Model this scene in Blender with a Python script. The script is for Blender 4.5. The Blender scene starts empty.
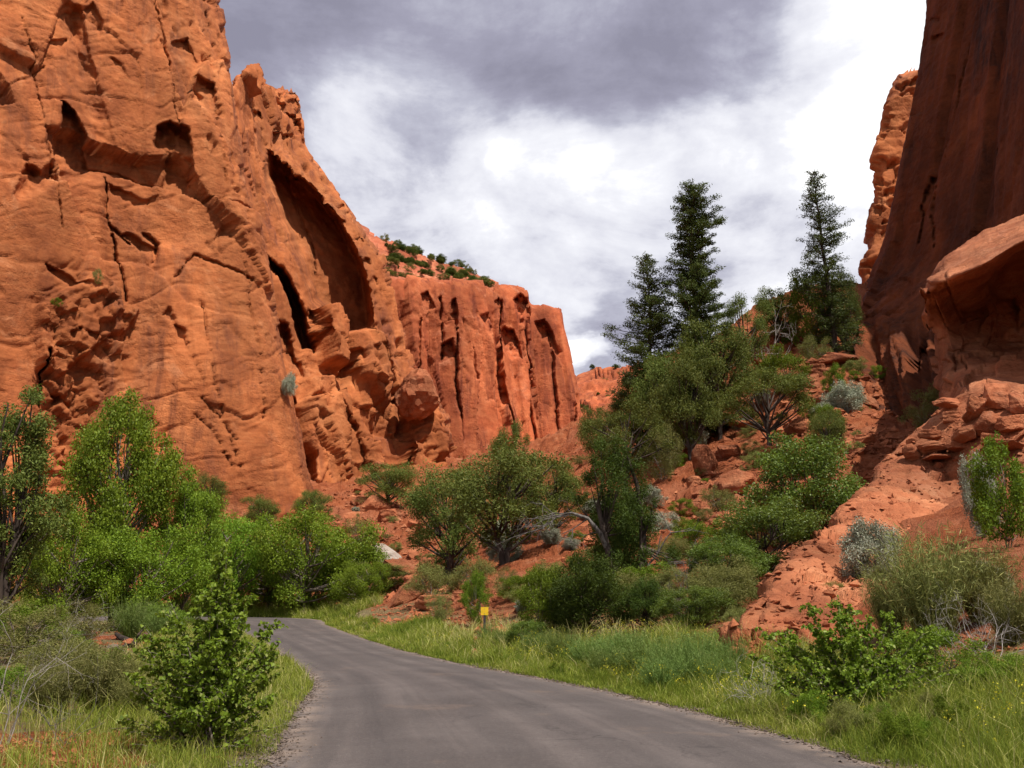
import bpy, math, random
import numpy as np
from mathutils import Vector, Matrix

# ------------------------------------------------------------------ basics
FPX, CX, CY, HZ, CAMH = 1000.0, 512.0, 384.0, 590.0, 1.7
TH = math.atan((HZ - CY) / FPX)
CT, ST = math.cos(TH), math.sin(TH)
scene = bpy.context.scene
COL = scene.collection
RNG = np.random.default_rng(7)


def W(px, py, Y):
    """World point seen at image position (px, py) of the photograph, Y metres up the canyon."""
    a = (px - CX) / FPX
    b = (CY - py) / FPX
    dy = CT - b * ST
    t = Y / dy
    return (a * t, Y, CAMH + (ST + b * CT) * t)


def proj(P):
    P = np.asarray(P, float)
    x, y, z = P[..., 0], P[..., 1], P[..., 2] - CAMH
    d = np.maximum(y * CT + z * ST, .01)
    u = z * CT - y * ST
    return CX + FPX * x / d, CY - FPX * u / d


def D(Y):
    """depth estimates of the first survey -> depths used"""
    return Y * (1.2 + 0.25 * min(1.0, max(0.0, (Y - 14) / 20.0)))


# ------------------------------------------------------------------ noise
def _h(x):
    x = x.astype(np.uint32)
    x ^= x >> np.uint32(16)
    x *= np.uint32(0x7feb352d)
    x ^= x >> np.uint32(15)
    x *= np.uint32(0x846ca68b)
    x ^= x >> np.uint32(16)
    return x


def hash3(ix, iy, iz, seed=0):
    with np.errstate(over='ignore'):
        h = _h(ix.astype(np.int64).astype(np.uint32) + np.uint32((seed * 7919 + 13) & 0xffffffff))
        h = _h(h ^ (iy.astype(np.int64).astype(np.uint32) * np.uint32(0x9E3779B1)))
        h = _h(h ^ (iz.astype(np.int64).astype(np.uint32) * np.uint32(0x85EBCA77)))
    return h


def perlin(p, seed=0):
    p = np.asarray(p, float)
    i = np.floor(p).astype(np.int64)
    f = p - i
    w = f * f * f * (f * (f * 6 - 15) + 10)
    out = np.zeros(p.shape[:-1])
    for dx in (0, 1):
        wx = w[..., 0] if dx else 1 - w[..., 0]
        for dy in (0, 1):
            wy = w[..., 1] if dy else 1 - w[..., 1]
            for dz in (0, 1):
                wz = w[..., 2] if dz else 1 - w[..., 2]
                h = hash3(i[..., 0] + dx, i[..., 1] + dy, i[..., 2] + dz, seed)
                g = ((h & 1023).astype(float) / 511.5 - 1) * (f[..., 0] - dx)
                g += (((h >> 10) & 1023).astype(float) / 511.5 - 1) * (f[..., 1] - dy)
                g += (((h >> 20) & 1023).astype(float) / 511.5 - 1) * (f[..., 2] - dz)
                out += wx * wy * wz * g
    return out


def fbm(p, octv=4, seed=0, gain=.5, lac=2.03):
    a, s, o = 1.0, 1.0, 0
    for k in range(octv):
        o = o + a * perlin(p * s + 17.3 * k, seed + k)
        a *= gain
        s *= lac
    return o


def ridged(p, octv=4, seed=0, gain=.5):
    a, s, o = 1.0, 1.0, 0
    for k in range(octv):
        o = o + a * (1 - 2.2 * np.abs(perlin(p * s + 11.1 * k, seed + k)))
        a *= gain
        s *= 2.05
    return o


def worley2(x, y, seed=0, jit=.95):
    ix, iy = np.floor(x).astype(np.int64), np.floor(y).astype(np.int64)
    F1 = np.full(x.shape, 9e9)
    F2 = np.full(x.shape, 9e9)
    ID = np.zeros(x.shape, np.uint32)
    VX = np.zeros(x.shape)
    VY = np.zeros(x.shape)
    z = np.zeros_like(ix)
    for dx in (-1, 0, 1):
        for dy in (-1, 0, 1):
            h = hash3(ix + dx, iy + dy, z, seed)
            cx = ix + dx + .5 + jit * ((h & 1023) / 1023.0 - .5)
            cy = iy + dy + .5 + jit * (((h >> 10) & 1023) / 1023.0 - .5)
            ex, ey = x - cx, y - cy
            d = ex * ex + ey * ey
            n = d < F1
            F2 = np.where(n, F1, np.minimum(F2, d))
            F1 = np.where(n, d, F1)
            ID = np.where(n, h, ID)
            VX = np.where(n, ex, VX)
            VY = np.where(n, ey, VY)
    return np.sqrt(F1), np.sqrt(F2), ID, VX, VY


def hr(ID, k):
    with np.errstate(over='ignore'):
        return _h(ID ^ np.uint32(k * 2654435761 & 0xffffffff)).astype(float) / 4294967295.0


def plates(x, y, seed, off=1.0, tilt=.6, warp=.25, groove=.0, gw=.06):
    """broken rock plates: every cell has its own offset and tilt; returns displacement"""
    q = np.stack([x, y, np.zeros_like(x)], -1)
    wx = x + warp * fbm(q * 1.3, 3, seed + 50)
    wy = y + warp * fbm(q * 1.3 + 31.7, 3, seed + 60)
    F1, F2, ID, VX, VY = worley2(wx, wy, seed)
    d = off * (hr(ID, 1) - .5) + tilt * ((hr(ID, 2) - .5) * VX + (hr(ID, 3) - .5) * VY)
    if groove:
        d = d - groove * np.exp(-((F2 - F1) / gw) ** 2) * (hr(ID, 5) > .35)
    return d


def sstep(a, b, x):
    t = np.clip((x - a) / (b - a), 0, 1)
    return t * t * (3 - 2 * t)


def poly_sd(px, py, poly):
    """signed distance to a polygon, negative inside"""
    poly = np.asarray(poly, float)
    d = np.full(px.shape, 1e18)
    ins = np.zeros(px.shape, bool)
    n = len(poly)
    for i in range(n):
        a, b = poly[i], poly[(i + 1) % n]
        e = b - a
        wx, wy = px - a[0], py - a[1]
        t = np.clip((wx * e[0] + wy * e[1]) / (e @ e + 1e-12), 0, 1)
        d = np.minimum(d, (wx - t * e[0]) ** 2 + (wy - t * e[1]) ** 2)
        c = (a[1] > py) != (b[1] > py)
        xi = a[0] + (py - a[1]) / (e[1] if abs(e[1]) > 1e-12 else 1e-12) * e[0]
        ins ^= c & (px < xi)
    d = np.sqrt(d)
    return np.where(ins, -d, d)


def line_d(px, py, line):
    line = np.asarray(line, float)
    d = np.full(px.shape, 1e18)
    for a, b in zip(line[:-1], line[1:]):
        e = b - a
        wx, wy = px - a[0], py - a[1]
        t = np.clip((wx * e[0] + wy * e[1]) / (e @ e + 1e-12), 0, 1)
        d = np.minimum(d, (wx - t * e[0]) ** 2 + (wy - t * e[1]) ** 2)
    return np.sqrt(d)


# ------------------------------------------------------------------ scene objects
def tag(o, label=None, cat=None, group=None, kind=None):
    if label: o['label'] = label
    if cat: o['category'] = cat
    if group: o['group'] = group
    if kind: o['kind'] = kind
    return o


def link(o, parent=None):
    COL.objects.link(o)
    if parent is not None:
        o.parent = parent
    return o


def mesh_from(name, V, F, mats, smooth=False, attr=None, midx=None):
    """V (n,3); F (m,k) array of equal sized faces, or list of such arrays"""
    me = bpy.data.meshes.new(name)
    V = np.ascontiguousarray(V, np.float32)
    Fs = [np.asarray(f, np.int32) for f in (F if isinstance(F, list) else [F]) if len(f)]
    me.vertices.add(len(V))
    me.vertices.foreach_set('co', V.ravel())
    loops = np.concatenate([f.ravel() for f in Fs])
    tot = np.concatenate([np.full(len(f), f.shape[1], np.int32) for f in Fs])
    start = np.concatenate([[0], np.cumsum(tot)[:-1]]).astype(np.int32)
    me.loops.add(len(loops))
    me.loops.foreach_set('vertex_index', loops.astype(np.int32))
    me.polygons.add(len(tot))
    me.polygons.foreach_set('loop_start', start)
    me.polygons.foreach_set('loop_total', tot)
    if midx is not None:
        me.polygons.foreach_set('material_index', np.asarray(midx, np.int32))
    me.polygons.foreach_set('use_smooth', np.full(len(tot), bool(smooth)))
    for m in (mats if isinstance(mats, (list, tuple)) else [mats]):
        me.materials.append(m)
    if attr:
        for k, (dom, arr) in attr.items():
            at = me.attributes.new(k, 'FLOAT', dom)
            at.data.foreach_set('value', np.ascontiguousarray(arr, np.float32).ravel())
    me.update(calc_edges=True)
    me.validate()
    return me


def grid_faces(R, C, flip=False):
    i = np.arange(R * C).reshape(R, C)
    a, b, c, d = i[:-1, :-1].ravel(), i[:-1, 1:].ravel(), i[1:, 1:].ravel(), i[1:, :-1].ravel()
    return np.stack([a, d, c, b] if flip else [a, b, c, d], -1)


# ------------------------------------------------------------------ node helpers
class NT:
    def __init__(self, name, world=False):
        if world:
            self.own = bpy.data.worlds.new(name)
        else:
            self.own = bpy.data.materials.new(name)
        self.own.use_nodes = True
        self.t = self.own.node_tree
        self.t.nodes.clear()

    def n(self, typ, **kw):
        nd = self.t.nodes.new(typ)
        for k, v in kw.items():
            if k == 'ins':
                for a, b in v.items():
                    self.put(nd.inputs[a], b)
            else:
                setattr(nd, k, v)
        return nd

    def put(self, sock, v):
        if hasattr(v, 'is_output') or isinstance(v, bpy.types.NodeSocket):
            self.t.links.new(v, sock)
        else:
            sock.default_value = v

    def math(self, op, a, b=0.0, c=None, clamp=False):
        nd = self.n('ShaderNodeMath', operation=op, use_clamp=clamp)
        self.put(nd.inputs[0], a)
        self.put(nd.inputs[1], b)
        if c is not None: self.put(nd.inputs[2], c)
        return nd.outputs[0]

    def vmath(self, op, a, b=None, out=0):
        nd = self.n('ShaderNodeVectorMath', operation=op)
        self.put(nd.inputs[0], a)
        if b is not None:
            if op == 'SCALE': self.put(nd.inputs['Scale'], b)
            else: self.put(nd.inputs[1], b)
        return nd.outputs[out]

    def mapr(self, v, a, b, c=0.0, d=1.0, smooth=True):
        nd = self.n('ShaderNodeMapRange', interpolation_type='SMOOTHSTEP' if smooth else 'LINEAR')
        for i, x in enumerate((v, a, b, c, d)): self.put(nd.inputs[i], x)
        return nd.outputs[0]

    def mix(self, f, a, b, mode='MIX'):
        nd = self.n('ShaderNodeMix', data_type='RGBA', blend_type=mode)
        self.put(nd.inputs[0], f)
        self.put(nd.inputs[6], a if not isinstance(a, tuple) else (*a, 1))
        self.put(nd.inputs[7], b if not isinstance(b, tuple) else (*b, 1))
        return nd.outputs[2]

    def noise(self, vec, scale, detail=4, rough=.55, dist=0.0, out=0):
        nd = self.n('ShaderNodeTexNoise')
        self.put(nd.inputs['Vector'], vec)
        nd.inputs['Scale'].default_value = scale
        nd.inputs['Detail'].default_value = detail
        nd.inputs['Roughness'].default_value = rough
        nd.inputs['Distortion'].default_value = dist
        return nd.outputs[out]

    def mapping(self, vec, scale=(1, 1, 1), rot=(0, 0, 0), loc=(0, 0, 0)):
        nd = self.n('ShaderNodeMapping')
        self.put(nd.inputs[0], vec)
        nd.inputs['Scale'].default_value = scale
        nd.inputs['Rotation'].default_value = rot
        nd.inputs['Location'].default_value = loc
        return nd.outputs[0]

    def ramp(self, f, stops, interp='LINEAR'):
        nd = self.n('ShaderNodeValToRGB')
        cr = nd.color_ramp
        cr.interpolation = interp
        while len(cr.elements) < len(stops): cr.elements.new(.5)
        for e, (p, c) in zip(cr.elements, stops):
            e.position = p
            e.color = (*c, 1) if len(c) == 3 else c
        self.put(nd.inputs[0], f)
        return nd.outputs[0]

    def surf(self, color, rough=.9, normal=None, spec=.2):
        nd = self.n('ShaderNodeBsdfPrincipled')
        self.put(nd.inputs['Base Color'], color if not isinstance(color, tuple) else (*color, 1))
        self.put(nd.inputs['Roughness'], rough)
        nd.inputs['Specular IOR Level'].default_value = spec
        if normal is not None: self.put(nd.inputs['Normal'], normal)
        return nd.outputs[0]

    def bump(self, h, strength=.5, dist=.1, normal=None):
        nd = self.n('ShaderNodeBump')
        nd.inputs['Strength'].default_value = strength
        nd.inputs['Distance'].default_value = dist
        self.put(nd.inputs['Height'], h)
        if normal is not None: self.put(nd.inputs['Normal'], normal)
        return nd.outputs[0]

    def out(self, shader):
        o = self.n('ShaderNodeOutputWorld' if isinstance(self.own, bpy.types.World) else 'ShaderNodeOutputMaterial')
        self.t.links.new(shader, o.inputs['Surface'])
        return self.own


# ------------------------------------------------------------------ camera
cam = bpy.data.cameras.new('camera')
camo = link(bpy.data.objects.new('camera', cam))
cam.sensor_fit = 'HORIZONTAL'
cam.sensor_width = 36.0
cam.lens = 36.0 * FPX / 1024.0
cam.clip_start, cam.clip_end = .1, 6000
camo.location = (0, 0, CAMH)
camo.rotation_euler = (math.pi / 2 + TH, 0, 0)
scene.camera = camo
vs = scene.view_settings
vs.view_transform = 'Standard'
vs.look = 'None'
vs.gamma = 1.0
vs.use_curve_mapping = False
EXPO = 0.5
vs.exposure = EXPO
scene.cycles.max_bounces = 5
scene.cycles.diffuse_bounces = 2
scene.cycles.glossy_bounces = 2
scene.cycles.transmission_bounces = 2
scene.cycles.transparent_max_bounces = 4
scene.cycles.caustics_reflective = False
scene.cycles.caustics_refractive = False
scene.render.film_transparent = False
scene.cycles.use_denoising = True
scene.cycles.use_adaptive_sampling = True
scene.cycles.adaptive_threshold = .025

# ------------------------------------------------------------------ sun and sky
AZ, EL = math.radians(42), math.radians(63)
sd = Vector((math.sin(AZ) * math.cos(EL), -math.cos(AZ) * math.cos(EL), math.sin(EL)))
sl = bpy.data.lights.new('sun', 'SUN')
sl.energy = 4.6
sl.angle = math.radians(.55)
sl.color = (1.0, .955, .88)
so = link(bpy.data.objects.new('sun', sl))
so.rotation_euler = sd.to_track_quat('Z', 'Y').to_euler()
so.location = (40, -60, 120)


def build_world():
    N = NT('World', True)
    tc = N.n('ShaderNodeTexCoord')
    d0 = N.vmath('NORMALIZE', tc.outputs['Generated'])
    sky = N.n('ShaderNodeTexSky', sky_type='NISHITA', sun_disc=False, sun_elevation=EL, sun_rotation=math.pi - AZ, altitude=1700, air_density=1.0, dust_density=.6)
    # cloud deck: ripples flattened by perspective, in sky directions
    dz = N.n('ShaderNodeSeparateXYZ', ins={0: d0}).outputs[2]
    k = N.math('DIVIDE', 1.0, N.math('ADD', N.math('MAXIMUM', dz, 0.0), .22))
    deck = N.vmath('SCALE', d0, k)
    w1 = N.noise(deck, 2.2, 6, .55, out=1)
    w1 = N.vmath('SUBTRACT', w1, (.5, .5, .5))
    dw = N.vmath('NORMALIZE', N.vmath('ADD', d0, N.vmath('SCALE', w1, .17)))
    w2 = N.noise(d0, 9.0, 5, .6, out=1)
    w2 = N.vmath('SUBTRACT', w2, (.5, .5, .5))
    dw = N.vmath('NORMALIZE', N.vmath('ADD', dw, N.vmath('SCALE', w2, .055)))
    val = N.math('MULTIPLY_ADD', N.noise(N.mapping(deck, (1, 1, 1.7)), 3.1, 9, .62, .3), 1.45, -.155)
    val = N.math('ADD', val, N.math('MULTIPLY_ADD', N.noise(d0, 11.0, 8, .62), .55, -.275))
    ez = N.n('ShaderNodeSeparateXYZ', ins={0: dw}).outputs[2]
    val = N.math('MULTIPLY_ADD', N.mapr(ez, .415, .50), -.31, val)
    for (px, py, r0, r1, wt) in CLOUDS:
        v = Vector(W(px, py, 100.0)) - Vector((0, 0, CAMH))
        v.normalize()
        dot = N.vmath('DOT_PRODUCT', dw, tuple(v), out=1)
        val = N.math('MULTIPLY_ADD', N.mapr(dot, math.cos(math.radians(r1)), math.cos(math.radians(r0))), wt, val)
    c = N.ramp(val, [(.0, (.27, .265, .345)), (.22, (.35, .345, .44)), (.42, (.50, .505, .60)), (.60, (.72, .725, .80)), (.8, (.86, .865, .92)), (1.0, (1.15, 1.15, 1.16))])
    c = N.vmath('SCALE', c, SKYK / .1)
    gap = N.mapr(N.noise(deck, 1.7, 5, .5), .69, .78, 0, .8)
    c = N.mix(gap, c, sky.outputs[0])
    # below the horizon: dull ground light
    c = N.mix(N.mapr(dz, -.06, -.01), (1.3, .8, .55), c)
    bg = N.n('ShaderNodeBackground', ins={0: c, 1: .1})
    scene.world = N.out(bg.outputs[0])


SKYK = .76
CLOUDS = [(905, 60, 2, 8, .40), (940, -60, 3, 9, .35), (800, 150, 2, 6, .10), (870, 150, 2, 6, .20), (800, 270, 1, 4, .14), (520, 20, 2, 9, -.04), (270, 50, 2, 8, -.20),
          (565, 150, 1, 3.5, .26), (350, 150, 1, 3.5, .16), (640, 165, 1, 3, .14), (700, 130, 1, 3, .12), (550, 255, 1, 4, .22), (590, 345, .3, 1.6, .5), (470, 255, 1, 4, .06),
          (420, 190, 1, 5, -.16), (570, 205, 1, 3.5, -.14), (780, 215, 1, 3.4, -.22), (620, 330, 1, 4, -.10), (920, 130, .5, 3, -.14), (700, 230, 1, 4, -.10), (640, 300, 1, 3, -.06)]
build_world()
# ------------------------------------------------------------------ rock materials
def rock_material(name, cols, varnish=.0, varn_col=(.06, .025, .018), bed=1.0, scale=1.0, bump=1.0, dip=(.25, .1, 0), dust=.25):
    N = NT(name)
    geo = N.n('ShaderNodeNewGeometry')
    pos = N.vmath('SCALE', geo.outputs['Position'], scale)
    big = N.noise(pos, .045, 5, .6, .4)
    mid = N.noise(pos, .33, 6, .62, .5)
    fine = N.noise(pos, 3.0, 5, .65)
    c = N.ramp(N.math('MULTIPLY_ADD', mid, .5, N.math('MULTIPLY', big, .5)), [(.36, cols[0]), (.47, cols[1]), (.56, cols[2]), (.67, cols[3])])
    # cross bedding: thin warped laminae
    bp = N.mapping(pos, (.10, .10, 1.0), dip)
    bp = N.vmath('ADD', bp, N.vmath('SCALE', N.noise(pos, .055, 3, .5, out=1), 5.0))
    lam = N.noise(bp, 1.6, 4, .7)
    c = N.mix(N.math('MULTIPLY', N.mapr(lam, .5, .62), .34 * bed), c, cols[0], 'MIX')
    c = N.mix(N.math('MULTIPLY', N.mapr(lam, .47, .36), .30 * bed), c, cols[3], 'MIX')
    tone = N.mapr(N.noise(N.mapping(pos, (1, 1, .35)), .075, 4, .6, .6), .38, .64, .72, 1.18)
    c = N.vmath('SCALE', c, tone)
    # pale dust and scars
    sc = N.mapr(N.noise(pos, .16, 6, .68, 1.0), .56, .70)
    c = N.mix(N.math('MULTIPLY', sc, dust), c, cols[4])
    # small specks / lichen and pits
    sp = N.mapr(N.noise(pos, 1.1, 5, .75), .60, .72)
    c = N.mix(N.math('MULTIPLY', sp, .45), c, (.11, .045, .03))
    if varnish > 0:
        vp = N.mapping(pos, (1, 1, .045))
        v1 = N.mapr(N.noise(vp, .30, 6, .6, .3), .44, .62)
        v2 = N.mapr(N.noise(vp, 1.3, 4, .6), .42, .62)
        vm = N.math('MULTIPLY', v1, N.math('MULTIPLY_ADD', v2, .6, .4))
        vm = N.math('MULTIPLY', vm, N.mapr(N.noise(pos, .05, 3, .5), .35, .6))
        c = N.mix(N.math('MULTIPLY', vm, varnish, clamp=True), c, varn_col)
    hsv = N.n('ShaderNodeHueSaturation', ins={'Color': c, 'Value': N.math('MULTIPLY_ADD', fine, .6, .7)})
    vor = N.n('ShaderNodeTexVoronoi', feature='DISTANCE_TO_EDGE', ins={'Vector': N.vmath('ADD', N.mapping(pos, (1, 1, .7)), N.vmath('SCALE', N.noise(pos, .7, 3, .6, out=1), 1.6)), 'Scale': .55}).outputs[0]
    crk = N.mapr(vor, 0, .05)
    h = N.math('ADD', N.noise(pos, 1.9, 6, .66), N.math('MULTIPLY', lam, .4 * bed))
    h = N.math('MULTIPLY_ADD', crk, .12, h)
    nrm = N.bump(N.math('MULTIPLY', h, N.mapr(N.noise(pos, .15, 3, .5), .38, .62, .3, 1.0)), .75, .34 * bump / scale)
    return N.out(N.surf(hsv.outputs[0], .92, nrm, .15))


ORANGE = [(0.2320, 0.0645, 0.0219), (0.3619, 0.1092, 0.0355), (0.4269, 0.1405, 0.0481), (0.4826, 0.1822, 0.0690), (0.5104, 0.2237, 0.1045)]
REDDER = [(0.2436, 0.0566, 0.0226), (0.3703, 0.0926, 0.0349), (0.4385, 0.1253, 0.0484), (0.4872, 0.1633, 0.0711), (0.5164, 0.1960, 0.1015)]
DARKR = [(0.0648, 0.0174, 0.0063), (0.1081, 0.0281, 0.0093), (0.1513, 0.0387, 0.0122), (0.2017, 0.0521, 0.0162), (0.2523, 0.0802, 0.0261)]  # right-hand cliff: its shade is put into these darker rock colours
M_WALL = rock_material('sandstone_orange', ORANGE, .75, (.13, .042, .022), 1.0, 1.0, dust=.45)
M_FIN = rock_material('sandstone_pillar', ORANGE, .75, (.13, .04, .025), .6, 1.0)
M_FAR = rock_material('sandstone_far', REDDER, .9, (.15, .036, .02), .5, .75, dust=.6, bump=1.6)
M_DARK = rock_material('sandstone_varnish_shade', DARKR, .95, (.026, .012, .009), .45, 1.0, bump=1.8)  # real varnish streaks, strengthened so the colour also carries the cliff's shade
M_LEDGE = rock_material('sandstone_ledge', [(.26, .080, .036), (.36, .125, .056), (.43, .17, .082), (.49, .215, .115), (.54, .27, .17)], .6, (.09, .03, .018), .9, 2.0, bump=2.0)
M_ROCK = rock_material('sandstone_boulder', [(0.2375, 0.0694, 0.0302), (0.3230, 0.1030, 0.0448), (0.3800, 0.1366, 0.0616), (0.4275, 0.1848, 0.0896), (0.4750, 0.2464, 0.1456)], .2, (0.1140, 0.0448, 0.0336), .8, 3.0, bump=2.6)
M_PALE = rock_material('lichen_boulder', [(0.136, 0.072, 0.052), (0.236, 0.180, 0.145), (0.310, 0.264, 0.220), (0.347, 0.300, 0.255), (0.372, 0.330, 0.290)], 0, bed=.2, scale=4.0)


# ------------------------------------------------------------------ spline sheets
def catmull(A, counts):
    """A (n, ...) -> interpolated along axis 0 with counts[i] samples per segment"""
    n = len(A)
    out = []
    for i in range(n - 1):
        p1, p2 = A[i], A[i + 1]
        p0 = A[i - 1] if i > 0 else 2 * p1 - p2
        p3 = A[i + 2] if i + 2 < n else 2 * p2 - p1
        m1, m2 = (p2 - p0) * .5, (p3 - p1) * .5
        # limit the tangents so that edges stay crisp
        L = np.linalg.norm(p2 - p1, axis=-1, keepdims=True)
        for_m = lambda m: m * np.minimum(1.0, 1.2 * L / (np.linalg.norm(m, axis=-1, keepdims=True) + 1e-9))
        m1, m2 = for_m(m1), for_m(m2)
        k = counts[i]
        t = np.arange(k) / k if i < n - 2 else np.arange(k + 1) / k
        t = t.reshape(-1, *([1] * (A.ndim - 1)))
        t2, t3 = t * t, t * t * t
        out.append((2 * t3 - 3 * t2 + 1) * p1 + (t3 - 2 * t2 + t) * m1 + (-2 * t3 + 3 * t2) * p2 + (t3 - t2) * m2)
    return np.concatenate(out, 0)


class Sheet:
    def __init__(self, ctrl, spx=1.6, cap=60, deep=D):
        C = np.array([[W(x, y, deep(Y)) for (x, y, Y) in row] for row in ctrl])
        PX = np.array([[(x, y) for (x, y, Y) in row] for row in ctrl], float)
        PX = np.clip(PX, -120, 1144)
        cr = [int(np.clip(np.linalg.norm(np.diff(PX, axis=0), axis=-1)[i].mean() / spx, 3, 400)) for i in range(C.shape[0] - 1)]
        cc = [int(np.clip(np.linalg.norm(np.diff(PX, axis=1), axis=-1)[:, i].mean() / spx, 3, 400)) for i in range(C.shape[1] - 1)]
        P = catmull(C, cr)
        P = np.swapaxes(catmull(np.swapaxes(P, 0, 1), cc), 0, 1)
        self.P = P
        self.R, self.C = P.shape[:2]
        gu, gv = np.gradient(P, axis=1), np.gradient(P, axis=0)
        nrm = np.cross(gu, gv)
        nrm /= np.linalg.norm(nrm, axis=-1, keepdims=True) + 1e-9
        tocam = np.array([0, 0, CAMH]) - P
        r0, c0 = self.R // 2, self.C // 2
        self.flip = (nrm[r0, c0] @ tocam[r0, c0]) < 0
        if self.flip: nrm = -nrm
        for _ in range(6):
            nrm[1:-1] = (nrm[:-2] + nrm[1:-1] * 2 + nrm[2:]) / 4
            nrm[:, 1:-1] = (nrm[:, :-2] + nrm[:, 1:-1] * 2 + nrm[:, 2:]) / 4
        self.N = nrm / (np.linalg.norm(nrm, axis=-1, keepdims=True) + 1e-9)
        du = np.linalg.norm(np.diff(P, axis=1), axis=-1)
        self.S = np.concatenate([np.zeros((self.R, 1)), np.cumsum(du, 1)], 1)
        self.S = np.broadcast_to(self.S.mean(0), self.S.shape)
        self.px, self.py = proj(P)
        self.ray = -tocam / np.linalg.norm(tocam, axis=-1, keepdims=True)
        self.d = np.zeros((self.R, self.C))
        self.k = np.zeros((self.R, self.C))
        jf = min(1.0, 95.0 / P[self.R // 2, self.C // 2, 1])
        j = fbm(P * .5 * jf, 3, 5)
        j2 = fbm(P * .5 * jf + 40, 3, 9)
        self.jx = self.px + 2.6 * j + 1.6 * jf * fbm(P * 1.7 * jf, 3, 15)
        self.jy = self.py + 2.6 * j2 + 1.6 * jf * fbm(P * 1.7 * jf + 9, 3, 19)
        self.dv = np.clip(1 + .9 * fbm(P * .35, 3, 25), .45, 1.5)

    def carve(self, poly, depth, edge=2.5, x0=0, y0=0, s=1.0, slope=None, fade=.75, var=1.0):
        poly = [(x0 + a * s, y0 + b * s) for a, b in poly]
        sdv = poly_sd(self.jx, self.jy, poly)
        m = sstep(edge * .5, -edge, sdv)
        if slope:
            m = m * (.35 + .65 * sstep(0, slope, -sdv))
        ys_ = [p_[1] for p_ in poly]
        m = m * (1 - fade * np.clip((self.jy - min(ys_)) / (max(ys_) - min(ys_)), 0, 1))
        self.k += depth * m * (1 + var * (self.dv - 1))

    def swell(self, poly, depth, edge=6, x0=0, y0=0, s=1.0):
        poly = [(x0 + a * s, y0 + b * s) for a, b in poly]
        self.d += depth * sstep(edge, -edge, poly_sd(self.jx, self.jy, poly))

    def groove(self, line, w, depth, x0=0, y0=0, s=1.0):
        line = [(x0 + a * s, y0 + b * s) for a, b in line]
        self.k += depth * self.dv * np.exp(-(line_d(self.jx, self.jy, line) / max(w, .8) / (.75 + .35 * self.dv)) ** 2)

    def calm(self, poly, f, edge=6, x0=0, y0=0, s=1.0):
        poly = [(x0 + a * s, y0 + b * s) for a, b in poly]
        m = sstep(edge, -edge, poly_sd(self.jx, self.jy, poly))
        self.d = self.d * (1 - f * m)

    def points(self):
        return self.P + self.N * self.d[..., None] + self.ray * self.k[..., None]

    def build(self, name, mat, label, cat='cliff', kind='structure', smooth=True, group=None):
        V = self.points().reshape(-1, 3)
        me = mesh_from(name, V, grid_faces(self.R, self.C, self.flip), mat, smooth)
        o = link(bpy.data.objects.new(name, me))
        return tag(o, label, cat, group, kind)


def strata(z, step, sharp, seed, P, wob=.6):
    """stepped bedding: returns -1..1 sawtooth-like ledges along height z"""
    zz = z / step + wob * fbm(P * .08, 3, seed)
    f = zz - np.floor(zz)
    i = np.floor(zz).astype(np.int64)
    a = (hash3(i, i * 0 + 3, i * 0, seed).astype(float) / 4294967295.0) - .5
    b = (hash3(i + 1, i * 0 + 3, i * 0, seed).astype(float) / 4294967295.0) - .5
    t = sstep(1 - sharp, 1, f)
    return a * (1 - t) + b * t


# ================================================================== left wall
rows = []
sil = {600: 322, 490: 306, 400: 289, 300: 268, 190: 246, 80: 232, 0: 217, -130: 192, -330: 150}
for y, xs in sil.items():
    lean = (490 - y) * .011
    row = []
    for x in (-420, -160, 0, 75, 150):
        Y = 65 + 17 * x / 280.0 if x >= 0 else 65 + 6 * x / 160.0
        row.append((x, y, Y + lean))
    row += [(xs - 30, y, 78.5 + lean * .9), (xs - 5, y, 82.5 + lean), (xs - 6, y, 88 + lean), (xs - 26, y, 104 + lean)]
    rows.append(row)
top = [(x, y - 30 - 15, Y + 45) for (x, y, Y) in rows[-1]]
rows.append(top)
w = Sheet(rows, 1.45)
P, z, s = w.P, w.P[..., 2], w.S
q = P
w.d += 2.2 * fbm(q / 40, 2, 1)
dx, dz_ = s * .85 + z * .35, z * .9 - s * .3
w.d += plates(dx / 24, dz_ / 34, 3, 1.2, 3.4, .14)
w.d += plates(dx / 10, dz_ / 15, 4, .9, 1.7, .10, .2, .05)
w.d += plates(dx / 4.4, dz_ / 6.5, 5, .36, .75, .15) * (.2 + sstep(-.15, .3, fbm(q / 14, 3, 78)))
w.d += plates(dx / 1.9, dz_ / 2.6, 9, .16, .30, .2) * sstep(0, .3, fbm(q / 9, 3, 81))
rough = sstep(0, .35, fbm(q / 12, 3, 79))
w.d += .22 * strata(z * .95 + s * .22, 1.5, .12, 8, P, 3.0) * (.15 + rough)
w.d += .16 * fbm(q / 2.0, 4, 11) * (.15 + rough) + .05 * fbm(q / .6, 3, 12)
for pl_, f_ in (([(150, 250), (250, 235), (286, 330), (304, 500), (165, 500), (172, 400)], .55), ([(-60, 300), (30, 290), (40, 520), (-60, 520)], .6), ([(20, 70), (95, 60), (90, 160), (10, 160)], .5),
                ([(0, 175), (110, 175), (105, 270), (0, 265)], .55), ([(105, 40), (190, 20), (195, 120), (110, 150)], .4)):
    w.calm(pl_, f_, 10)
for ln_ in ([(20, 20), (45, 120), (58, 230)], [(205, 0), (212, 110), (222, 205)], [(232, 210), (250, 320), (262, 420)], [(150, -20), (168, 50), (178, 130)], [(200, 300), (214, 390), (240, 470)]):
    w.groove(ln_, .8, .7)
cb = z * .92 - s * .38 + 2.2 * fbm(q / 9, 3, 16)
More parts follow.
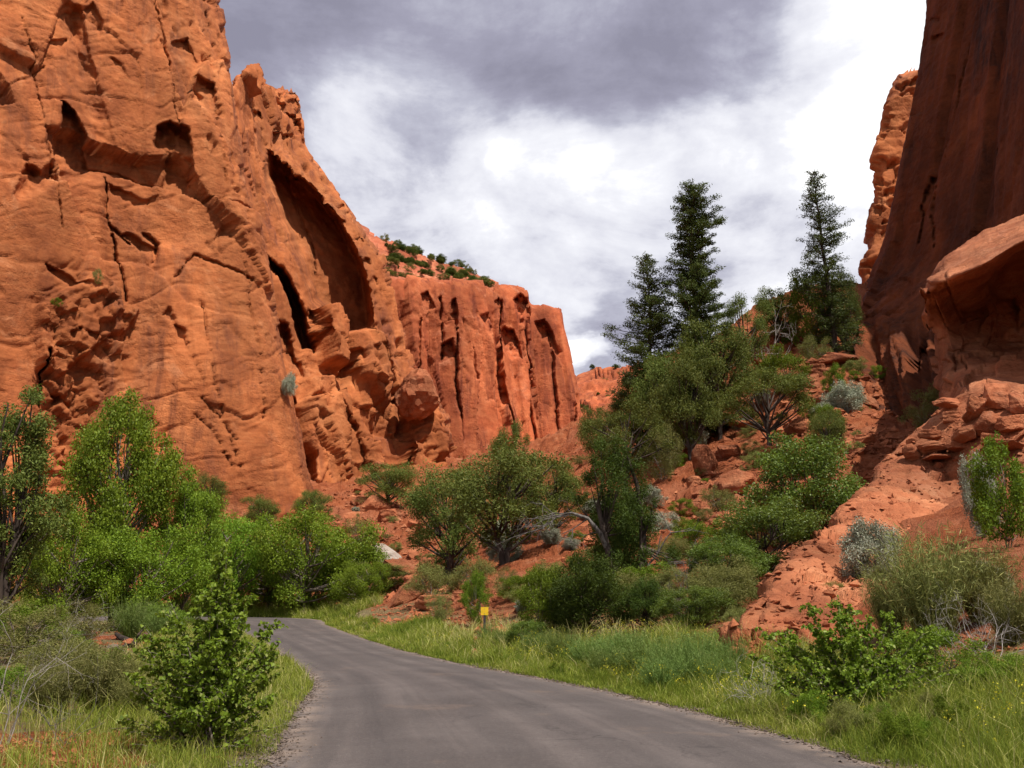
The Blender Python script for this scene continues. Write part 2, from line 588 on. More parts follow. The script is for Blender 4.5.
for per, am, sd_ in ((1.7, .26, 17), (.8, .14, 18)):
    ff = np.abs((cb / per) % 1.0 - .5)
    w.d -= am * np.exp(-(ff / .10) ** 2) * sstep(.02, .3, fbm(np.stack([s / 7, cb / 1.5, s * 0], -1), 3, sd_))
w.d += plates(dx / 1.7, dz_ / 2.4, 6, .18, .26, .3) * sstep(0, .3, fbm(q / 6, 3, 80))
# pitted flank towards the right-hand edge
fl = sstep(-95, -10, w.px - np.interp(w.py, [-330, -130, 0, 80, 190, 300, 400, 490, 600][0:], [150, 192, 217, 232, 246, 268, 289, 306, 322]))
w.d -= .9 * fl * sstep(.18, .5, fbm(np.stack([q[..., 0] / 1.6, q[..., 1] / 1.6, q[..., 2] / 3.4], -1), 3, 14)) * (w.py < 260)
A1 = dict(s=.3125)
A2 = dict(y0=230, s=.3125)
w.carve([(180, -10), (262, 20), (292, 170), (330, 300), (378, 480), (335, 520), (282, 385), (232, 255), (205, 100)], 2.6, 2, slope=14, **A1)
w.carve([(196, 318), (236, 352), (308, 512), (268, 520), (186, 505)], 5.0, 1.2, **A1)
w.carve([(188, 495), (182, 590), (50, 660), (28, 640), (86, 520), (130, 552)], 4.0, 1.2, slope=10, **A1)
w.carve([(498, 402), (540, 392), (592, 420), (604, 490), (612, 606), (538, 612), (542, 505), (495, 470)], 4.5, 1.3, **A1)
w.carve([(600, 330), (622, 245), (674, 276), (676, 390), (655, 360)], 3.0, 1.5, **A1)
w.carve([(548, 130), (600, 120), (650, 215), (610, 190), (560, 175)], 1.3, 1.5, **A1)
w.carve([(350, 175), (400, 205), (418, 245), (370, 215)], 1.2, 1.2, **A1)
w.carve([(150, 130), (215, 120), (210, 175), (175, 180)], 1.2, 1.2, **A1)
w.carve([(265, 30), (300, 0), (335, 90), (325, 120)], 1.2, 1.2, **A1)
w.carve([(730, 440), (765, 370), (770, 470), (735, 560), (715, 520)], 1.5, 1.2, **A1)
w.carve([(360, 575), (400, 590), (470, 625), (520, 610), (500, 660), (440, 640), (375, 610)], 1.0, 1.2, **A1)
w.swell([(60, 560), (190, 590), (310, 520), (520, 580), (900, 740), (1400, 900), (1400, 2600), (-1200, 2600), (-1200, 560)], .9, 2.0, **A1)
w.groove([(310, 517), (400, 530), (520, 582), (640, 640), (760, 672), (890, 740)], .9, .9, **A1)
w.groove([(348, 555), (358, 700), (430, 775)], .9, 1.6, **A1)
w.groove([(372, 0), (386, 80), (408, 225)], .9, 1.8, **A2)
w.groove([(470, 0), (505, 40), (495, 100)], 1.6, 1.6, **A2)
w.groove([(130, 395), (137, 600), (122, 770)], .8, 2.4, **A2)
w.carve([(128, 108), (165, 118), (300, 205), (285, 218), (180, 160)], 1.4, .9, **A2)
w.groove([(0, 300), (40, 265), (110, 235), (140, 215)], .9, .5, s=.3125)
w.swell([(100, 250), (300, 150), (360, 210), (440, 260), (400, 330), (330, 350), (180, 470), (110, 440)], 1.3, 3, **A2)
w.groove([(560, 150), (620, 84), (690, 112), (800, 165)], 1.0, .8, **A2)
w.carve([(552, 300), (592, 325), (598, 392), (566, 372)], 1.6, 1.2, **A2)
w.carve([(400, 0), (440, 0), (505, 60), (500, 100), (460, 60)], 1.6, 1.5, **A2)
w.carve([(535, 250), (565, 285), (560, 310), (520, 275)], 1.2, 1.2, **A2)
w.carve([(200, 340), (235, 330), (230, 370), (205, 365)], 1.2, 1.2, **A2)
w.carve([(248, 338), (290, 350), (285, 375), (255, 365)], 1.2, 1.2, **A2)
w.carve([(170, 525), (225, 550), (260, 515), (235, 580), (205, 580)], 1.2, 1.2, **A2)
w.groove([(640, 540), (700, 600), (760, 680)], .8, .6, **A2)
w.groove([(620, 590), (690, 660), (740, 760)], .8, .6, **A2)
w.groove([(870, 350), (900, 450), (940, 560)], .9, .8, **A2)
bl = sstep(8, -14, poly_sd(w.jx, w.jy, [(31, 300), (92, 278), (140, 315), (125, 360), (105, 400), (75, 520), (35, 520), (42, 420)]))
w.d += bl * (plates(s / 2.6, z / 1.5, 21, 1.3, .5, .3, .5, .08) + .4 * fbm(q / .9, 3, 22))
bl = sstep(6, -10, poly_sd(w.jx, w.jy, [(135, 415), (160, 425), (185, 470), (215, 510), (150, 520), (120, 470)]))
w.d += bl * (plates(s / 1.9, z / 1.3, 23, 1.2, .5, .3, .4, .08))
w.build('canyon_cliff', M_WALL, 'huge orange sandstone wall at the left edge, running up out of the picture')

# ================================================================== pillar fin with the shaded alcove
rt = [(560, 448), (500, 446), (460, 437), (420, 426), (370, 413), (330, 403), (290, 393), (258, 385), (225, 362), (190, 338), (165, 321), (148, 309), (135, 308), (110, 304), (94, 295)]
lf = {560: 262, 94: 226}
rows = []
for y, xr in rt:
    xl = 226 + 36 * (y - 94) / 466.0
    lean = (490 - y) * .014
    yl = y - (14 if y < 120 else 0)
    row = [(xl - 60, yl, 88 + lean)]
    for f in (0, .22, .45, .68, .86, .96, 1.0):
        row.append((xl + f * (xr - xl), y - (16 * math.sin(math.pi * min(1, f * 1.1)) if y < 100 else 0) - (6 if (y < 100 and f < .5) else 0), 92 + 20 * f + lean * (1 + .3 * f)))
    row += [(xr - 3, y, 118 + lean * 1.3), (xr - 24, y, 150 + lean * 1.3)]
    rows.append(row)
rows.append([(x, y + 6, Y + 40) for (x, y, Y) in rows[-1]])
w = Sheet(rows, 1.3)
P, z, s, q = w.P, w.P[..., 2], w.S, w.P
w.d += 1.6 * fbm(q / 30, 2, 31)
w.d += plates(s / 11, z / 30, 33, 1.6, 3.0, .12)
w.d += plates(s / 5, z / 12, 34, .6, 1.3, .12, .2, .05) + plates(s / 2.2, z / 4, 40, .2, .4, .15)
rgt = sstep(-70, -12, w.px - np.interp(w.py, [r[0] for r in rt][::-1], [r[1] for r in rt][::-1])) * (w.py < 470)
w.d -= 1.5 * (rgt * .9 + .12) * sstep(.12, .42, fbm(np.stack([q[..., 0] / 2.2, q[..., 1] / 2.2, q[..., 2] / 3.6], -1), 3, 35))
low = sstep(300, 380, w.py)
w.d += low * (plates(s / 3.5, z / 5, 36, 1.5, 1.4, .18, .6, .04) + .3 * strata(z, 1.6, .3, 37, P))
w.d += .18 * fbm(q / 3, 4, 38) + .08 * fbm(q / .9, 3, 39)
w.calm([(272, 146), (286, 158), (298, 171), (322, 192), (340, 215), (354, 240), (362, 256), (372, 290), (374, 330), (366, 334), (338, 338), (330, 322), (312, 300), (298, 258), (284, 222), (266, 176)], .85, 3)
w.calm([(262, 246), (275, 262), (290, 286), (304, 315), (309, 352), (300, 350), (284, 300)], .7, 3)
w.calm([(300, 130), (312, 150), (350, 205), (386, 262), (402, 330), (378, 330), (366, 256), (330, 195)], .45, 5)
w.carve([(272, 146), (286, 158), (298, 171), (322, 192), (340, 215), (354, 240), (362, 256), (372, 290), (374, 330), (366, 334), (338, 338), (330, 322), (312, 300), (298, 258), (284, 222), (266, 176)], 17, 1.4, slope=8, fade=.1, var=.08)
w.carve([(262, 246), (275, 262), (290, 286), (304, 315), (309, 352), (300, 350), (284, 300)], 16, 1.3, slope=5, fade=.1, var=.1)
w.carve([(271, 320), (284, 326), (292, 350), (298, 380), (290, 382), (278, 352)], 6, 1.2, slope=6)
w.carve([(374, 325), (390, 345), (398, 402), (386, 405), (377, 360)], 4, 1.3, slope=5)
w.carve([(357, 354), (372, 350), (383, 398), (378, 405)], 1.2, 1.2)
w.carve([(337, 352), (350, 356), (355, 366), (340, 365)], 2, 1.2)
w.carve([(340, 367), (348, 364), (352, 395), (343, 397)], 2.5, 1.2)
w.carve([(296, 98), (302, 110), (299, 125), (290, 118), (283, 100)], 1.5, 2)
w.carve([(257, 107), (268, 110), (269, 119), (260, 115)], 2.5, 1.0)
w.carve([(278, 128), (292, 134), (290, 150), (276, 146)], 2.0, 1.4)
w.carve([(290, 110), (302, 118), (306, 148), (298, 152)], 2.4, 1.4)
for cx_, cy_, rx, ry in [(344, 221, 4, 3), (352, 213, 5, 4), (361, 241, 4, 6), (343, 205, 3, 4), (367, 262, 4, 7), (376, 282, 4, 8), (372, 245, 3, 6)]:
    w.carve([(cx_ + rx * math.cos(t), cy_ + ry * math.sin(t)) for t in np.linspace(0, 6.283, 9)[:-1]], 1.6, 1.0)
w.swell([(338, 335), (358, 331), (374, 340), (384, 395), (384, 410), (350, 380)], 2.6, 2.5)
w.swell([(311, 312), (325, 311), (332, 325), (337, 372), (318, 368), (308, 340)], 4.0, 2.0)
w.groove([(308, 312), (310, 340), (307, 355)], 1.3, 3)
w.swell([(292, 405), (325, 402), (332, 432), (334, 520), (290, 520)], 3.4, 2.2)
w.swell([(295, 383), (322, 380), (326, 402), (292, 404)], 2.2, 1.8)
w.groove([(283, 405), (286, 440), (292, 490)], 2.2, 6)
w.swell([(404, 404), (430, 404), (434, 480), (400, 480)], 3.5, 2.5)
w.groove([(287, 175), (300, 215), (313, 248), (317, 305)], .8, 1.2)
w.groove([(335, 405), (352, 430), (362, 468)], 1.2, 2)
w.groove([(398, 395), (402, 430), (404, 470)], 1.4, 2.5)
w.build('canyon_cliff', M_FIN, 'orange cliff pillar with a deep shaded alcove below its overhanging knob')

# ================================================================== straight far wall
tp = [(350, 270), (385, 275), (420, 278), (455, 281), (482, 285), (505, 283), (525, 287), (530, 303), (545, 305), (559, 309)]
rows = []
for k, f in enumerate((-.25, 0, .25, .5, .75, .93, 1.0)):
    row = []
    for x, y in tp:
        fx = (x - 350) / 210.0
        xb = x + (585 - 560) * fx
        yb = 478
        yy = yb + (y - yb) * f
        row.append((xb + (x - xb) * max(f, 0), yy, 205 + 38 * fx + 6 * f + (3 if f == 1.0 else 0)))
    x, y, Y = row[-1]
    row += [(x + 1.5, y + 1, Y + 8), (x - 4, y + 2, Y + 40), (x - 40, y + 4, Y + 130)]
    rows.append(row)
rows.append([(x, y + 2 if i > 8 else y, Y + 22) for i, (x, y, Y) in enumerate(rows[-1])])
w = Sheet(rows, .95)
P, z, s, q = w.P, w.P[..., 2], w.S, w.P
w.d += 3.0 * fbm(q / 70, 2, 41)
upper = sstep(350, 300, w.py)
w.d += plates(s / 17, z / 150 + 2, 43, 7.5, 9.5, .04, .6, .03)
w.d += plates(s / 7, z / 80, 44, 3.2, 6.5, .06, .4, .03)
w.d += plates(s / 4.2, z / 22, 45, .9, 2.0, .10, .3, .04)
w.d += plates(s / 3, z / 5, 49, .6, 1.2, .15) * (.25 + .75 * upper)
w.d -= upper * 1.5 * sstep(.1, .3, fbm(np.stack([s / 5, z / 8, s * 0], -1), 3, 46))
w.d += .25 * fbm(q / 4, 4, 47) + 1.3 * strata(z, 6, .08, 48, P) * (.2 + upper)
ti = np.arange(w.R)[:, None] / w.R
w.d *= 1 - .7 * sstep(.78, .9, ti)
w.d *= 1 - .65 * sstep(535, 560, w.px)
for ln, ww, dd in [([(442, 296), (443, 360)], .8, 7), ([(454, 300), (454, 392), (461, 440)], 1.0, 9), ([(502, 300), (502, 368), (512, 430), (515, 470)], 1.1, 9), ([(492, 340), (494, 420)], .7, 4),
                   ([(529, 320), (533, 380), (541, 460)], .9, 6), ([(418, 320), (416, 380)], .6, 4), ([(548, 330), (556, 400), (560, 470)], .9, 6), ([(571, 360), (575, 470)], .8, 5), ([(470, 350), (474, 380)], .5, 3)]:
    w.groove(ln, ww * .75, dd * .55)
w.carve([(503, 329), (508, 325), (518, 327), (524, 340), (525, 357), (512, 357), (505, 350)], 6, 1.2)
w.carve([(478, 318), (488, 312), (492, 330), (488, 345), (484, 335)], 5, 1.2)
w.carve([(441, 342), (450, 340), (454, 358), (442, 360)], 6, 1.2)
w.carve([(514, 300), (522, 292), (531, 300), (531, 328), (522, 322)], 8, 1.4)
w.carve([(536, 320), (545, 318), (552, 330), (560, 352), (555, 358), (546, 340)], 6, 1.4)
w.carve([(420, 295), (428, 292), (437, 308), (425, 312)], 4, 1.2)
w.carve([(495, 300), (500, 296), (501, 312), (497, 314)], 4, 1)
w.build('canyon_cliff', M_FAR, 'straight red cliff with vertical cracks, farther up the canyon in the middle')

# caprock slope on the far wall
rows = []
for f in (0, .2, .4, .6, .8, 1.0):
    row = []
    for x, y0, y1 in [(330, 284, 215), (384, 287, 240), (410, 289, 250), (440, 291, 262), (462, 292, 270), (486, 294, 280), (500, 296, 287)]:
        row.append((x, y0 + (y1 - y0) * f, 228 + (x - 384) * .18 + 42 * f))
    rows.append(row)
rows.append([(x, y + 4, Y + 60) for x, y, Y in rows[-1]])
w = Sheet(rows, .8)
P, z, s, q = w.P, w.P[..., 2], w.S, w.P
w.d += 2.6 * strata(z, 3.4, .12, 52, P, .6) + 1.2 * fbm(q / 8, 4, 53) + plates(s / 5, z / 3, 54, 1.6, .6, .3)
M_CAP = rock_material('caprock', [(.22, .055, .03), (.34, .09, .042), (.40, .13, .065), (.46, .20, .11), (.46, .26, .16)], 0, bed=.6, scale=.6)
w.build('hill', M_CAP, 'layered dark red caprock slope above the far cliff', 'hill')
CAPS = w

# distant hillside closing the canyon
rows = []
for f in (0, .35, .7, 1.0):
    rows.append([(x, 470 + (y1 - 470) * f, 330 + 150 * f + (x - 560) * .1) for x, y1 in [(500, 420), (545, 398), (575, 384), (600, 374), (640, 362), (700, 350), (800, 350)]])
rows.append([(x, y + 5, Y + 120) for x, y, Y in rows[-1]])
w = Sheet(rows, 1.2)
P, z, s, q = w.P, w.P[..., 2], w.S, w.P
w.d += 7 * fbm(q / 45, 4, 62) + plates(s / 22, z / 13, 63, 6, 3, .3, 1.5, .07) + 3.0 * strata(z, 11, .2, 64, P) + plates(s / 8, z / 6, 65, 2.4, 1.4, .3)
w.build('hill', M_FAR, 'distant red rocky hillside at the end of the canyon', 'hill')
HILL = w

# ================================================================== right-hand dark cliff
silr = [(520, 892), (450, 880), (404, 864), (360, 859), (326, 865), (276, 876), (243, 890), (160, 906), (80, 918), (0, 930), (-120, 946), (-300, 968)]
rows = []
for y, xs in silr:
    lean = max(0, (400 - y)) * .006
    lean -= max(0, y - 290) * .10
    row = [(xs + 24, y, 78 + lean), (xs + 5, y, 73 + lean), (xs, y, 68 + lean), (xs + 10, y, 65.5 + lean)]
    row += [(945 + (xs - 870) * .75, y, 59 + lean), (992 + (xs - 870) * .5, y, 53 + lean), (1045 + (xs - 870) * .35, y, 46 + lean), (1200, y, 36 + lean), (1500, y, 26 + lean)]
    rows.append(row)
rows.append([(x + 40, y - 30, Y + 5) for x, y, Y in rows[-1]])
w = Sheet(rows, 1.5)
P, z, s, q = w.P, w.P[..., 2], w.S, w.P
w.d += 1.2 * fbm(np.stack([q[..., 0] / 20, q[..., 1] / 20, q[..., 2] / 60], -1), 3, 71)
w.d += plates(s / 9, z / 45, 72, 1.3, .9, .2, .3, .04) + .25 * fbm(np.stack([s / 1.2, z / 14, s * 0], -1), 4, 73)
lo = sstep(300, 385, w.py) * sstep(1000, 930, w.px)
w.d += lo * (2.4 * ridged(np.stack([(s + .35 * z) / 3.2, z / 30, s * 0], -1), 3, 74) - .9)
base = sstep(255, 300, w.py) * sstep(395, 330, w.py) * sstep(935, 900, w.px)
w.d += base * (plates(s / 2.6, z / 1.6, 75, .5, .6, .3, .25, .08))
w.d += .12 * fbm(q / .9, 4, 76)
w.groove([(934, 178), (926, 205), (921, 245)], .7, 1.0)
w.groove([(941, 180), (938, 215), (940, 250)], .7, .8)
w.groove([(980, 0), (962, 80), (952, 160)], .9, .6)
w.groove([(1000, 150), (1003, 210)], 1.2, 1.0)
w.groove([(930, 385), (936, 340), (945, 310)], 1.3, 1.8)
w.carve([(931, 16), (940, 20), (936, 24), (929, 22)], 1.2, 1)
w.carve([(931, 38), (944, 34), (940, 44), (933, 46)], 1.2, 1)
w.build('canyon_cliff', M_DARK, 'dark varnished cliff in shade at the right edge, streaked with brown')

# sunlit fin behind it
fl_ = [(330, 862), (271, 862), (240, 865), (202, 872), (170, 875), (137, 881), (109, 886), (88, 893), (75, 901)]
rows = []
for y, xs in fl_:
    lean = (330 - y) * .008
    row = [(xs + 20, y, 128 + lean), (xs + 4, y + 1, 106 + lean), (xs, y, 99 + lean), (xs + 7, y, 97.2 + lean), (xs + 22, y - (3 if y < 80 else 0), 97 + lean), (xs + 48, y - 1, 98.5 + lean), (xs + 110, y, 102 + lean)]
    rows.append(row)
rows.append([(x + 2, y - 1, Y + 24) for x, y, Y in rows[-1]])
w = Sheet(rows, 1.2)
P, z, s, q = w.P, w.P[..., 2], w.S, w.P
w.d += 1.0 * fbm(q / 14, 3, 81) + plates(s / 4, z / 5, 82, 1.0, .8, .3, .4, .05)
w.d -= 1.4 * sstep(.1, .4, fbm(np.stack([q[..., 0] / 2.4, q[..., 1] / 2.4, q[..., 2] / 2.0], -1), 3, 83))
w.d += .3 * fbm(q / 1.4, 4, 84) + .5 * strata(z, 3.5, .2, 85, P)
w.build('canyon_cliff', M_FIN, 'sunlit orange fin of rock standing behind the dark right-hand cliff')

# ================================================================== overhanging ledge at the right
rows = [
    [(925, 330, 46), (938, 296, 47), (950, 266, 47), (975, 246, 48), (1020, 222, 48), (1080, 200, 48), (1240, 150, 46)],
    [(924, 310, 39), (930, 276, 36.5), (951, 251, 37), (978, 235, 38), (1022, 215, 38.5), (1080, 190, 38), (1240, 140, 36)],
    [(924, 300, 37), (927, 283, 34), (951, 264, 33.5), (980, 250, 33), (1022, 228, 32.5), (1080, 205, 31), (1240, 160, 29)],
    [(925, 300, 36), (928, 291, 33.4), (953, 278, 31.6), (982, 266, 30.8), (1022, 243, 30.4), (1080, 222, 29), (1240, 190, 27)],
    [(926, 305, 38), (931, 297, 35), (955, 288, 35), (985, 277, 34.6), (1022, 256, 34.6), (1080, 238, 33.5), (1240, 210, 31)],
    [(930, 325, 41), (941, 322, 38), (962, 318, 38.6), (988, 312, 38.8), (1022, 305, 39), (1080, 290, 38), (1240, 270, 36)],
    [(935, 350, 41), (950, 350, 37.5), (966, 348, 37.6), (990, 345, 37.6), (1022, 345, 37.4), (1080, 345, 36), (1240, 340, 33)],
    [(938, 372, 40), (951, 372, 36), (968, 373, 35), (992, 374, 34), (1022, 374, 33.5), (1080, 376, 32), (1240, 380, 29)],
    [(936, 400, 38), (948, 396, 33.5), (966, 392, 31.2), (992, 388, 30), (1022, 388, 29.4), (1080, 392, 28), (1240, 410, 25)],
    [(930, 470, 37), (945, 460, 32), (966, 455, 29.6), (992, 455, 28.2), (1022, 460, 27.4), (1080, 465, 26), (1240, 485, 23)],
]
w = Sheet(rows, 1.2)
P, z, s, q = w.P, w.P[..., 2], w.S, w.P
w.d += .5 * fbm(q / 5, 3, 91) + .16 * fbm(q / 1.2, 4, 92) + plates(s / 2.6, z / 1.6, 93, .45, .4, .3, .2, .05) * sstep(262, 285, w.py - .0 * s)
w.carve([(985, 212), (1024, 205), (1024, 222), (1000, 226)], .5, 2)
w.carve([(995, 300), (1015, 298), (1018, 330), (996, 334)], 1.0, 2)
w.carve([(958, 308), (985, 305), (980, 335), (962, 330)], .9, 2)
w.groove([(950, 352), (985, 356), (1024, 350)], 1.2, .5)
w.build('rock_ledge', M_LEDGE, 'big overhanging ledge with sunlit pale top and dark cave below, right edge', 'rock ledge')

# ================================================================== sloping slab outcrop above the road
ln = [(733, 676, 15.2), (742, 640, 16.2), (757, 606, 17.6), (778, 580, 19.4), (800, 556, 21.5), (830, 528, 24.2), (858, 502, 27), (880, 478, 29.4), (903, 452, 30.6), (935, 424, 30.6), (968, 400, 30), (1012, 394, 29)]
ri = [(770, 705, 14.6), (790, 690, 15.0), (815, 668, 15.6), (845, 640, 16.6), (872, 612, 18.2), (900, 585, 20.2), (935, 565, 22.4), (962, 540, 24.6), (985, 515, 27), (1010, 482, 26.6), (1040, 458, 26.8), (1085, 452, 26.4)]
rows = []
for (x, y, Y), (x2, y2, Y2) in zip(ln, ri):
    rows.append([(x + 22, y + 95, Y + 2.2), (x + 5, y + 30, Y + 1.2), (x, y, Y), (x + (x2 - x) * .25, y + (y2 - y) * .1, Y + (Y2 - Y) * .30),
                 (x + (x2 - x) * .6, y + (y2 - y) * .5, Y + (Y2 - Y) * .66), (x2, y2, Y2), (x2 + 25, y2 + 50, Y2 - .3)])
w = Sheet(rows, 1.3)
P, z, s, q = w.P, w.P[..., 2], w.S, w.P
rub = -.45 * sstep(500, 440, w.py)
w.d += .45 * fbm(q / 5, 2, 101) + .07 * ridged(q / 1.5, 4, 102) + .04 * fbm(q / .35, 4, 103)
w.d += (.62 + rub) * plates((q[..., 0] + q[..., 1] * .5) / 1.9, (z * 1.3 + q[..., 1] * .5) / 1.2, 104, .3, 1.2, .16, .2, .04)
w.d += .10 * strata(z - .35 * q[..., 0], .42, .3, 105, P, 1.0) * (1 + rub)
w.d += (.5 + rub) * .22 * plates((q[..., 0] + q[..., 1] * .5) / .7, (z * 1.3 + q[..., 1] * .5) / .45, 106, .6, 1.1, .18, .3, .05)
w.carve([(748, 628), (770, 600), (765, 625), (752, 650)], .35, 2)
w.carve([(838, 570), (850, 540), (865, 536), (858, 566)], .3, 2)
w.carve([(790, 598), (806, 590), (812, 602), (796, 612)], .3, 2)
w.carve([(846, 515), (862, 510), (858, 520)], .4, 1.5)
w.carve([(885, 470), (918, 452), (932, 458), (905, 478), (884, 486)], .8, 2)
w.build('rock_outcrop', M_ROCK, 'long sloping slab of broken red rock reaching down to the right verge', 'rock outcrop')
SLAB = w
# ------------------------------------------------------------------ road
def G(px, py):
    """point on the level road plane"""
    b = (CY - py) / FPX
    k = (ST + b * CT) / (CT - b * ST)
    Y = -CAMH / k
    return ((px - CX) / FPX * Y / (CT - b * ST), Y)


pairs = [((-2.3, -40), (4.6, -40)), ((-2.3, 0), (4.3, 0)), ((-2.35, 5), (4.0, 6))]
pp = [((262, 768), (880, 768)), ((283, 735), (742, 725)), ((300, 705), (656, 703)), ((312, 688), (588, 688)), ((306, 676), (528, 676)), ((292, 664), (470, 666)),
      ((268, 647), (400, 650)), ((245, 634), (350, 634)), ((228, 627.5), (326, 625)), ((203, 623.6), (312, 619.2)), ((150, 621.6), (236, 617)), ((60, 621), (100, 616.6)), ((-80, 620.5), (-40, 616.3))]
pairs += [(G(*a), G(*b)) for a, b in pp]
L = catmull(np.array([p[0] for p in pairs], float), [12] * (len(pairs) - 1))
Rr = catmull(np.array([p[1] for p in pairs], float), [12] * (len(pairs) - 1))
road_poly = np.concatenate([L[::3], Rr[::3][::-1]], 0)
K = 15
rv = []
NRM = np.random.default_rng(3)
for i in range(len(L)):
    for j in range(K):
        f = j / (K - 1)
        wob = 0
        if j in (0, K - 1):
            wob = .32 * perlin(np.array([[i * .53, j * 3.1, 0.0]]), 5)[0]
        p = L[i] * (1 - f) + Rr[i] * f + (L[i] - Rr[i]) / np.linalg.norm(L[i] - Rr[i]) * wob
        rv.append((p[0], p[1], .008 + .05 * (1 - (2 * f - 1) ** 2)))
rv = np.array(rv)
UU = np.tile(np.linspace(0, 1, K), len(L))
midl = (L + Rr) / 2
AL = np.repeat(np.concatenate([[0], np.cumsum(np.linalg.norm(np.diff(midl, axis=0), axis=1))]), K)


def road_material():
    N = NT('asphalt')
    geo = N.n('ShaderNodeNewGeometry')
    pos = geo.outputs['Position']
    at = N.n('ShaderNodeAttribute', attribute_name='across')
    u = at.outputs['Fac']
    al = N.n('ShaderNodeAttribute', attribute_name='along').outputs['Fac']
    cmb = N.n('ShaderNodeCombineXYZ', ins={0: N.math('MULTIPLY', u, 5.6), 1: N.math('MULTIPLY', al, .05), 2: 0.0}).outputs[0]
    streak = N.noise(cmb, 2.6, 5, .62)
    c = N.ramp(N.noise(pos, .55, 6, .65, .3), [(.3, (.076, .062, .057)), (.5, (.095, .078, .072)), (.7, (.118, .098, .090))])
    # worn wheel lines, slightly wandering
    uw = N.math('ADD', u, N.math('MULTIPLY_ADD', N.noise(pos, .22, 3, .5), .14, -.07))
    for k, dk in ((.20, .6), (.42, .4), (.60, .6), (.79, .4)):
        t = N.math('ABSOLUTE', N.math('SUBTRACT', uw, k))
        m = N.math('MULTIPLY', N.mapr(t, .085, .01), N.mapr(streak, .34, .62))
        c = N.mix(N.math('MULTIPLY', m, dk), c, (.036, .031, .031))
    c = N.mix(N.mapr(streak, .56, .42, 0, .30), c, (.042, .036, .035))
    c = N.mix(N.mapr(streak, .55, .68, 0, .14), c, (.15, .125, .112))
    gr = N.math('MULTIPLY_ADD', N.noise(pos, 22, 3, .8), .5, N.math('MULTIPLY', N.noise(pos, 75, 2, .7), .5))
    c = N.mix(N.mapr(gr, .54, .66, 0, .6), c, (.17, .145, .13))
    c = N.mix(N.mapr(gr, .46, .34, 0, .6), c, (.02, .017, .016))
    # dusty gravel along the edges
    e = N.math('MULTIPLY', N.mapr(N.math('ABSOLUTE', N.math('SUBTRACT', u, .5)), .40, .5), N.mapr(N.noise(pos, 1.6, 5, .7), .38, .62))
    c = N.mix(N.math('MULTIPLY', e, .8), c, (.24, .18, .14))
    cv = N.n('ShaderNodeTexVoronoi', feature='DISTANCE_TO_EDGE', ins={'Vector': N.vmath('ADD', pos, N.vmath('SCALE', N.noise(pos, .8, 4, .65, out=1), 1.7)), 'Scale': .33}).outputs[0]
    ck = N.math('MULTIPLY', N.mapr(cv, .012, .003), N.mapr(N.noise(pos, .25, 2, .5), .48, .56))
    c = N.mix(N.math('MULTIPLY', ck, .35), c, (.022, .019, .018))
    st = N.mapr(N.noise(pos, .45, 5, .7), .58, .68, 0, .35)
    c = N.mix(st, c, (.15, .105, .08))
    nrm = N.bump(gr, .7, .02)
    nrm = N.bump(N.noise(pos, 2.0, 4, .6), .25, .03, nrm)
    return N.out(N.surf(c, .88, nrm, .25))


me = mesh_from('road', rv, grid_faces(len(L), K, True), road_material(), True, {'across': ('POINT', UU), 'along': ('POINT', AL)})
tag(link(bpy.data.objects.new('road', me)), 'narrow unmarked asphalt road curving away to the left', 'road', None, 'structure')

# ------------------------------------------------------------------ terrain
tp = []
for a, b in pairs[1:]:
    for f in (-.25, 0, .5, 1, 1.2):
        tp.append((a[0] * (1 - f) + b[0] * f, a[1] * (1 - f) + b[1] * f, 0))
for x, y, zz in [(-9, 5, .2), (-9, 11, .15), (-12, 20, .1), (-20, 30, .1), (-22, 45, 0), (-30, 60, .3), (-9, -15, 0), (7, -10, .3), (7, 4, .5), (-40, 10, .5), (-45, 35, 1), (30, -20, 4), (60, 0, 12), (60, 40, 22),
                 (45, 20, 14), (-60, 20, 3), (60, -60, 4), (-60, -60, 0), (-40, -40, 0), (0, -60, 0), (-110, 160, 35), (110, 160, 45), (110, 300, 45), (-110, 300, 45), (0, 420, 55), (0, 330, 42)]:
    tp.append((x, y, zz))
for x, y, Y in [(-100, 530, 58), (0, 520, 62), (80, 518, 66), (150, 514, 70), (230, 517, 76), (300, 512, 80), (340, 508, 86), (390, 520, 72), (430, 520, 68), (400, 488, 95), (440, 470, 130), (500, 472, 180), (580, 468, 215), (500, 500, 90), (520, 515, 64), (460, 548, 52),
                (200, 560, 58), (100, 565, 54), (20, 570, 50), (300, 570, 58), (300, 604, 48), (200, 606, 47), (100, 606, 46), (372, 590, 44), (415, 600, 36), (400, 570, 50), (440, 622, 27), (500, 622, 26), (480, 575, 38), (540, 548, 40), (560, 606, 26), (540, 640, 21),
                (640, 646, 18), (700, 668, 15.5), (735, 680, 15), (600, 520, 44), (600, 485, 54), (640, 560, 29), (700, 560, 29), (700, 610, 21), (640, 605, 23), (760, 560, 27), (700, 485, 45), (650, 442, 60), (620, 452, 72), (590, 462, 130), (640, 408, 82),
                (740, 425, 53), (800, 352, 60), (760, 332, 76), (700, 372, 76), (655, 388, 82), (862, 300, 64), (850, 362, 54), (858, 430, 44), (880, 480, 35), (820, 490, 37), (820, 545, 27), (845, 285, 80), (900, 420, 48), (780, 318, 90), (700, 365, 110), (620, 420, 120),
                (1000, 625, 14), (1024, 560, 17), (960, 660, 13), (900, 690, 13), (860, 700, 13.4), (1024, 690, 11.5), (960, 720, 10.5), (1080, 640, 11), (1024, 500, 22), (1060, 490, 23), (930, 560, 21), (960, 492, 27), (800, 690, 14), (925, 455, 60), (965, 455, 55), (945, 445, 72), (905, 440, 70), (1000, 450, 50)]:
    tp.append(W(x, y, D(Y)))
tp = np.array(tp, float)


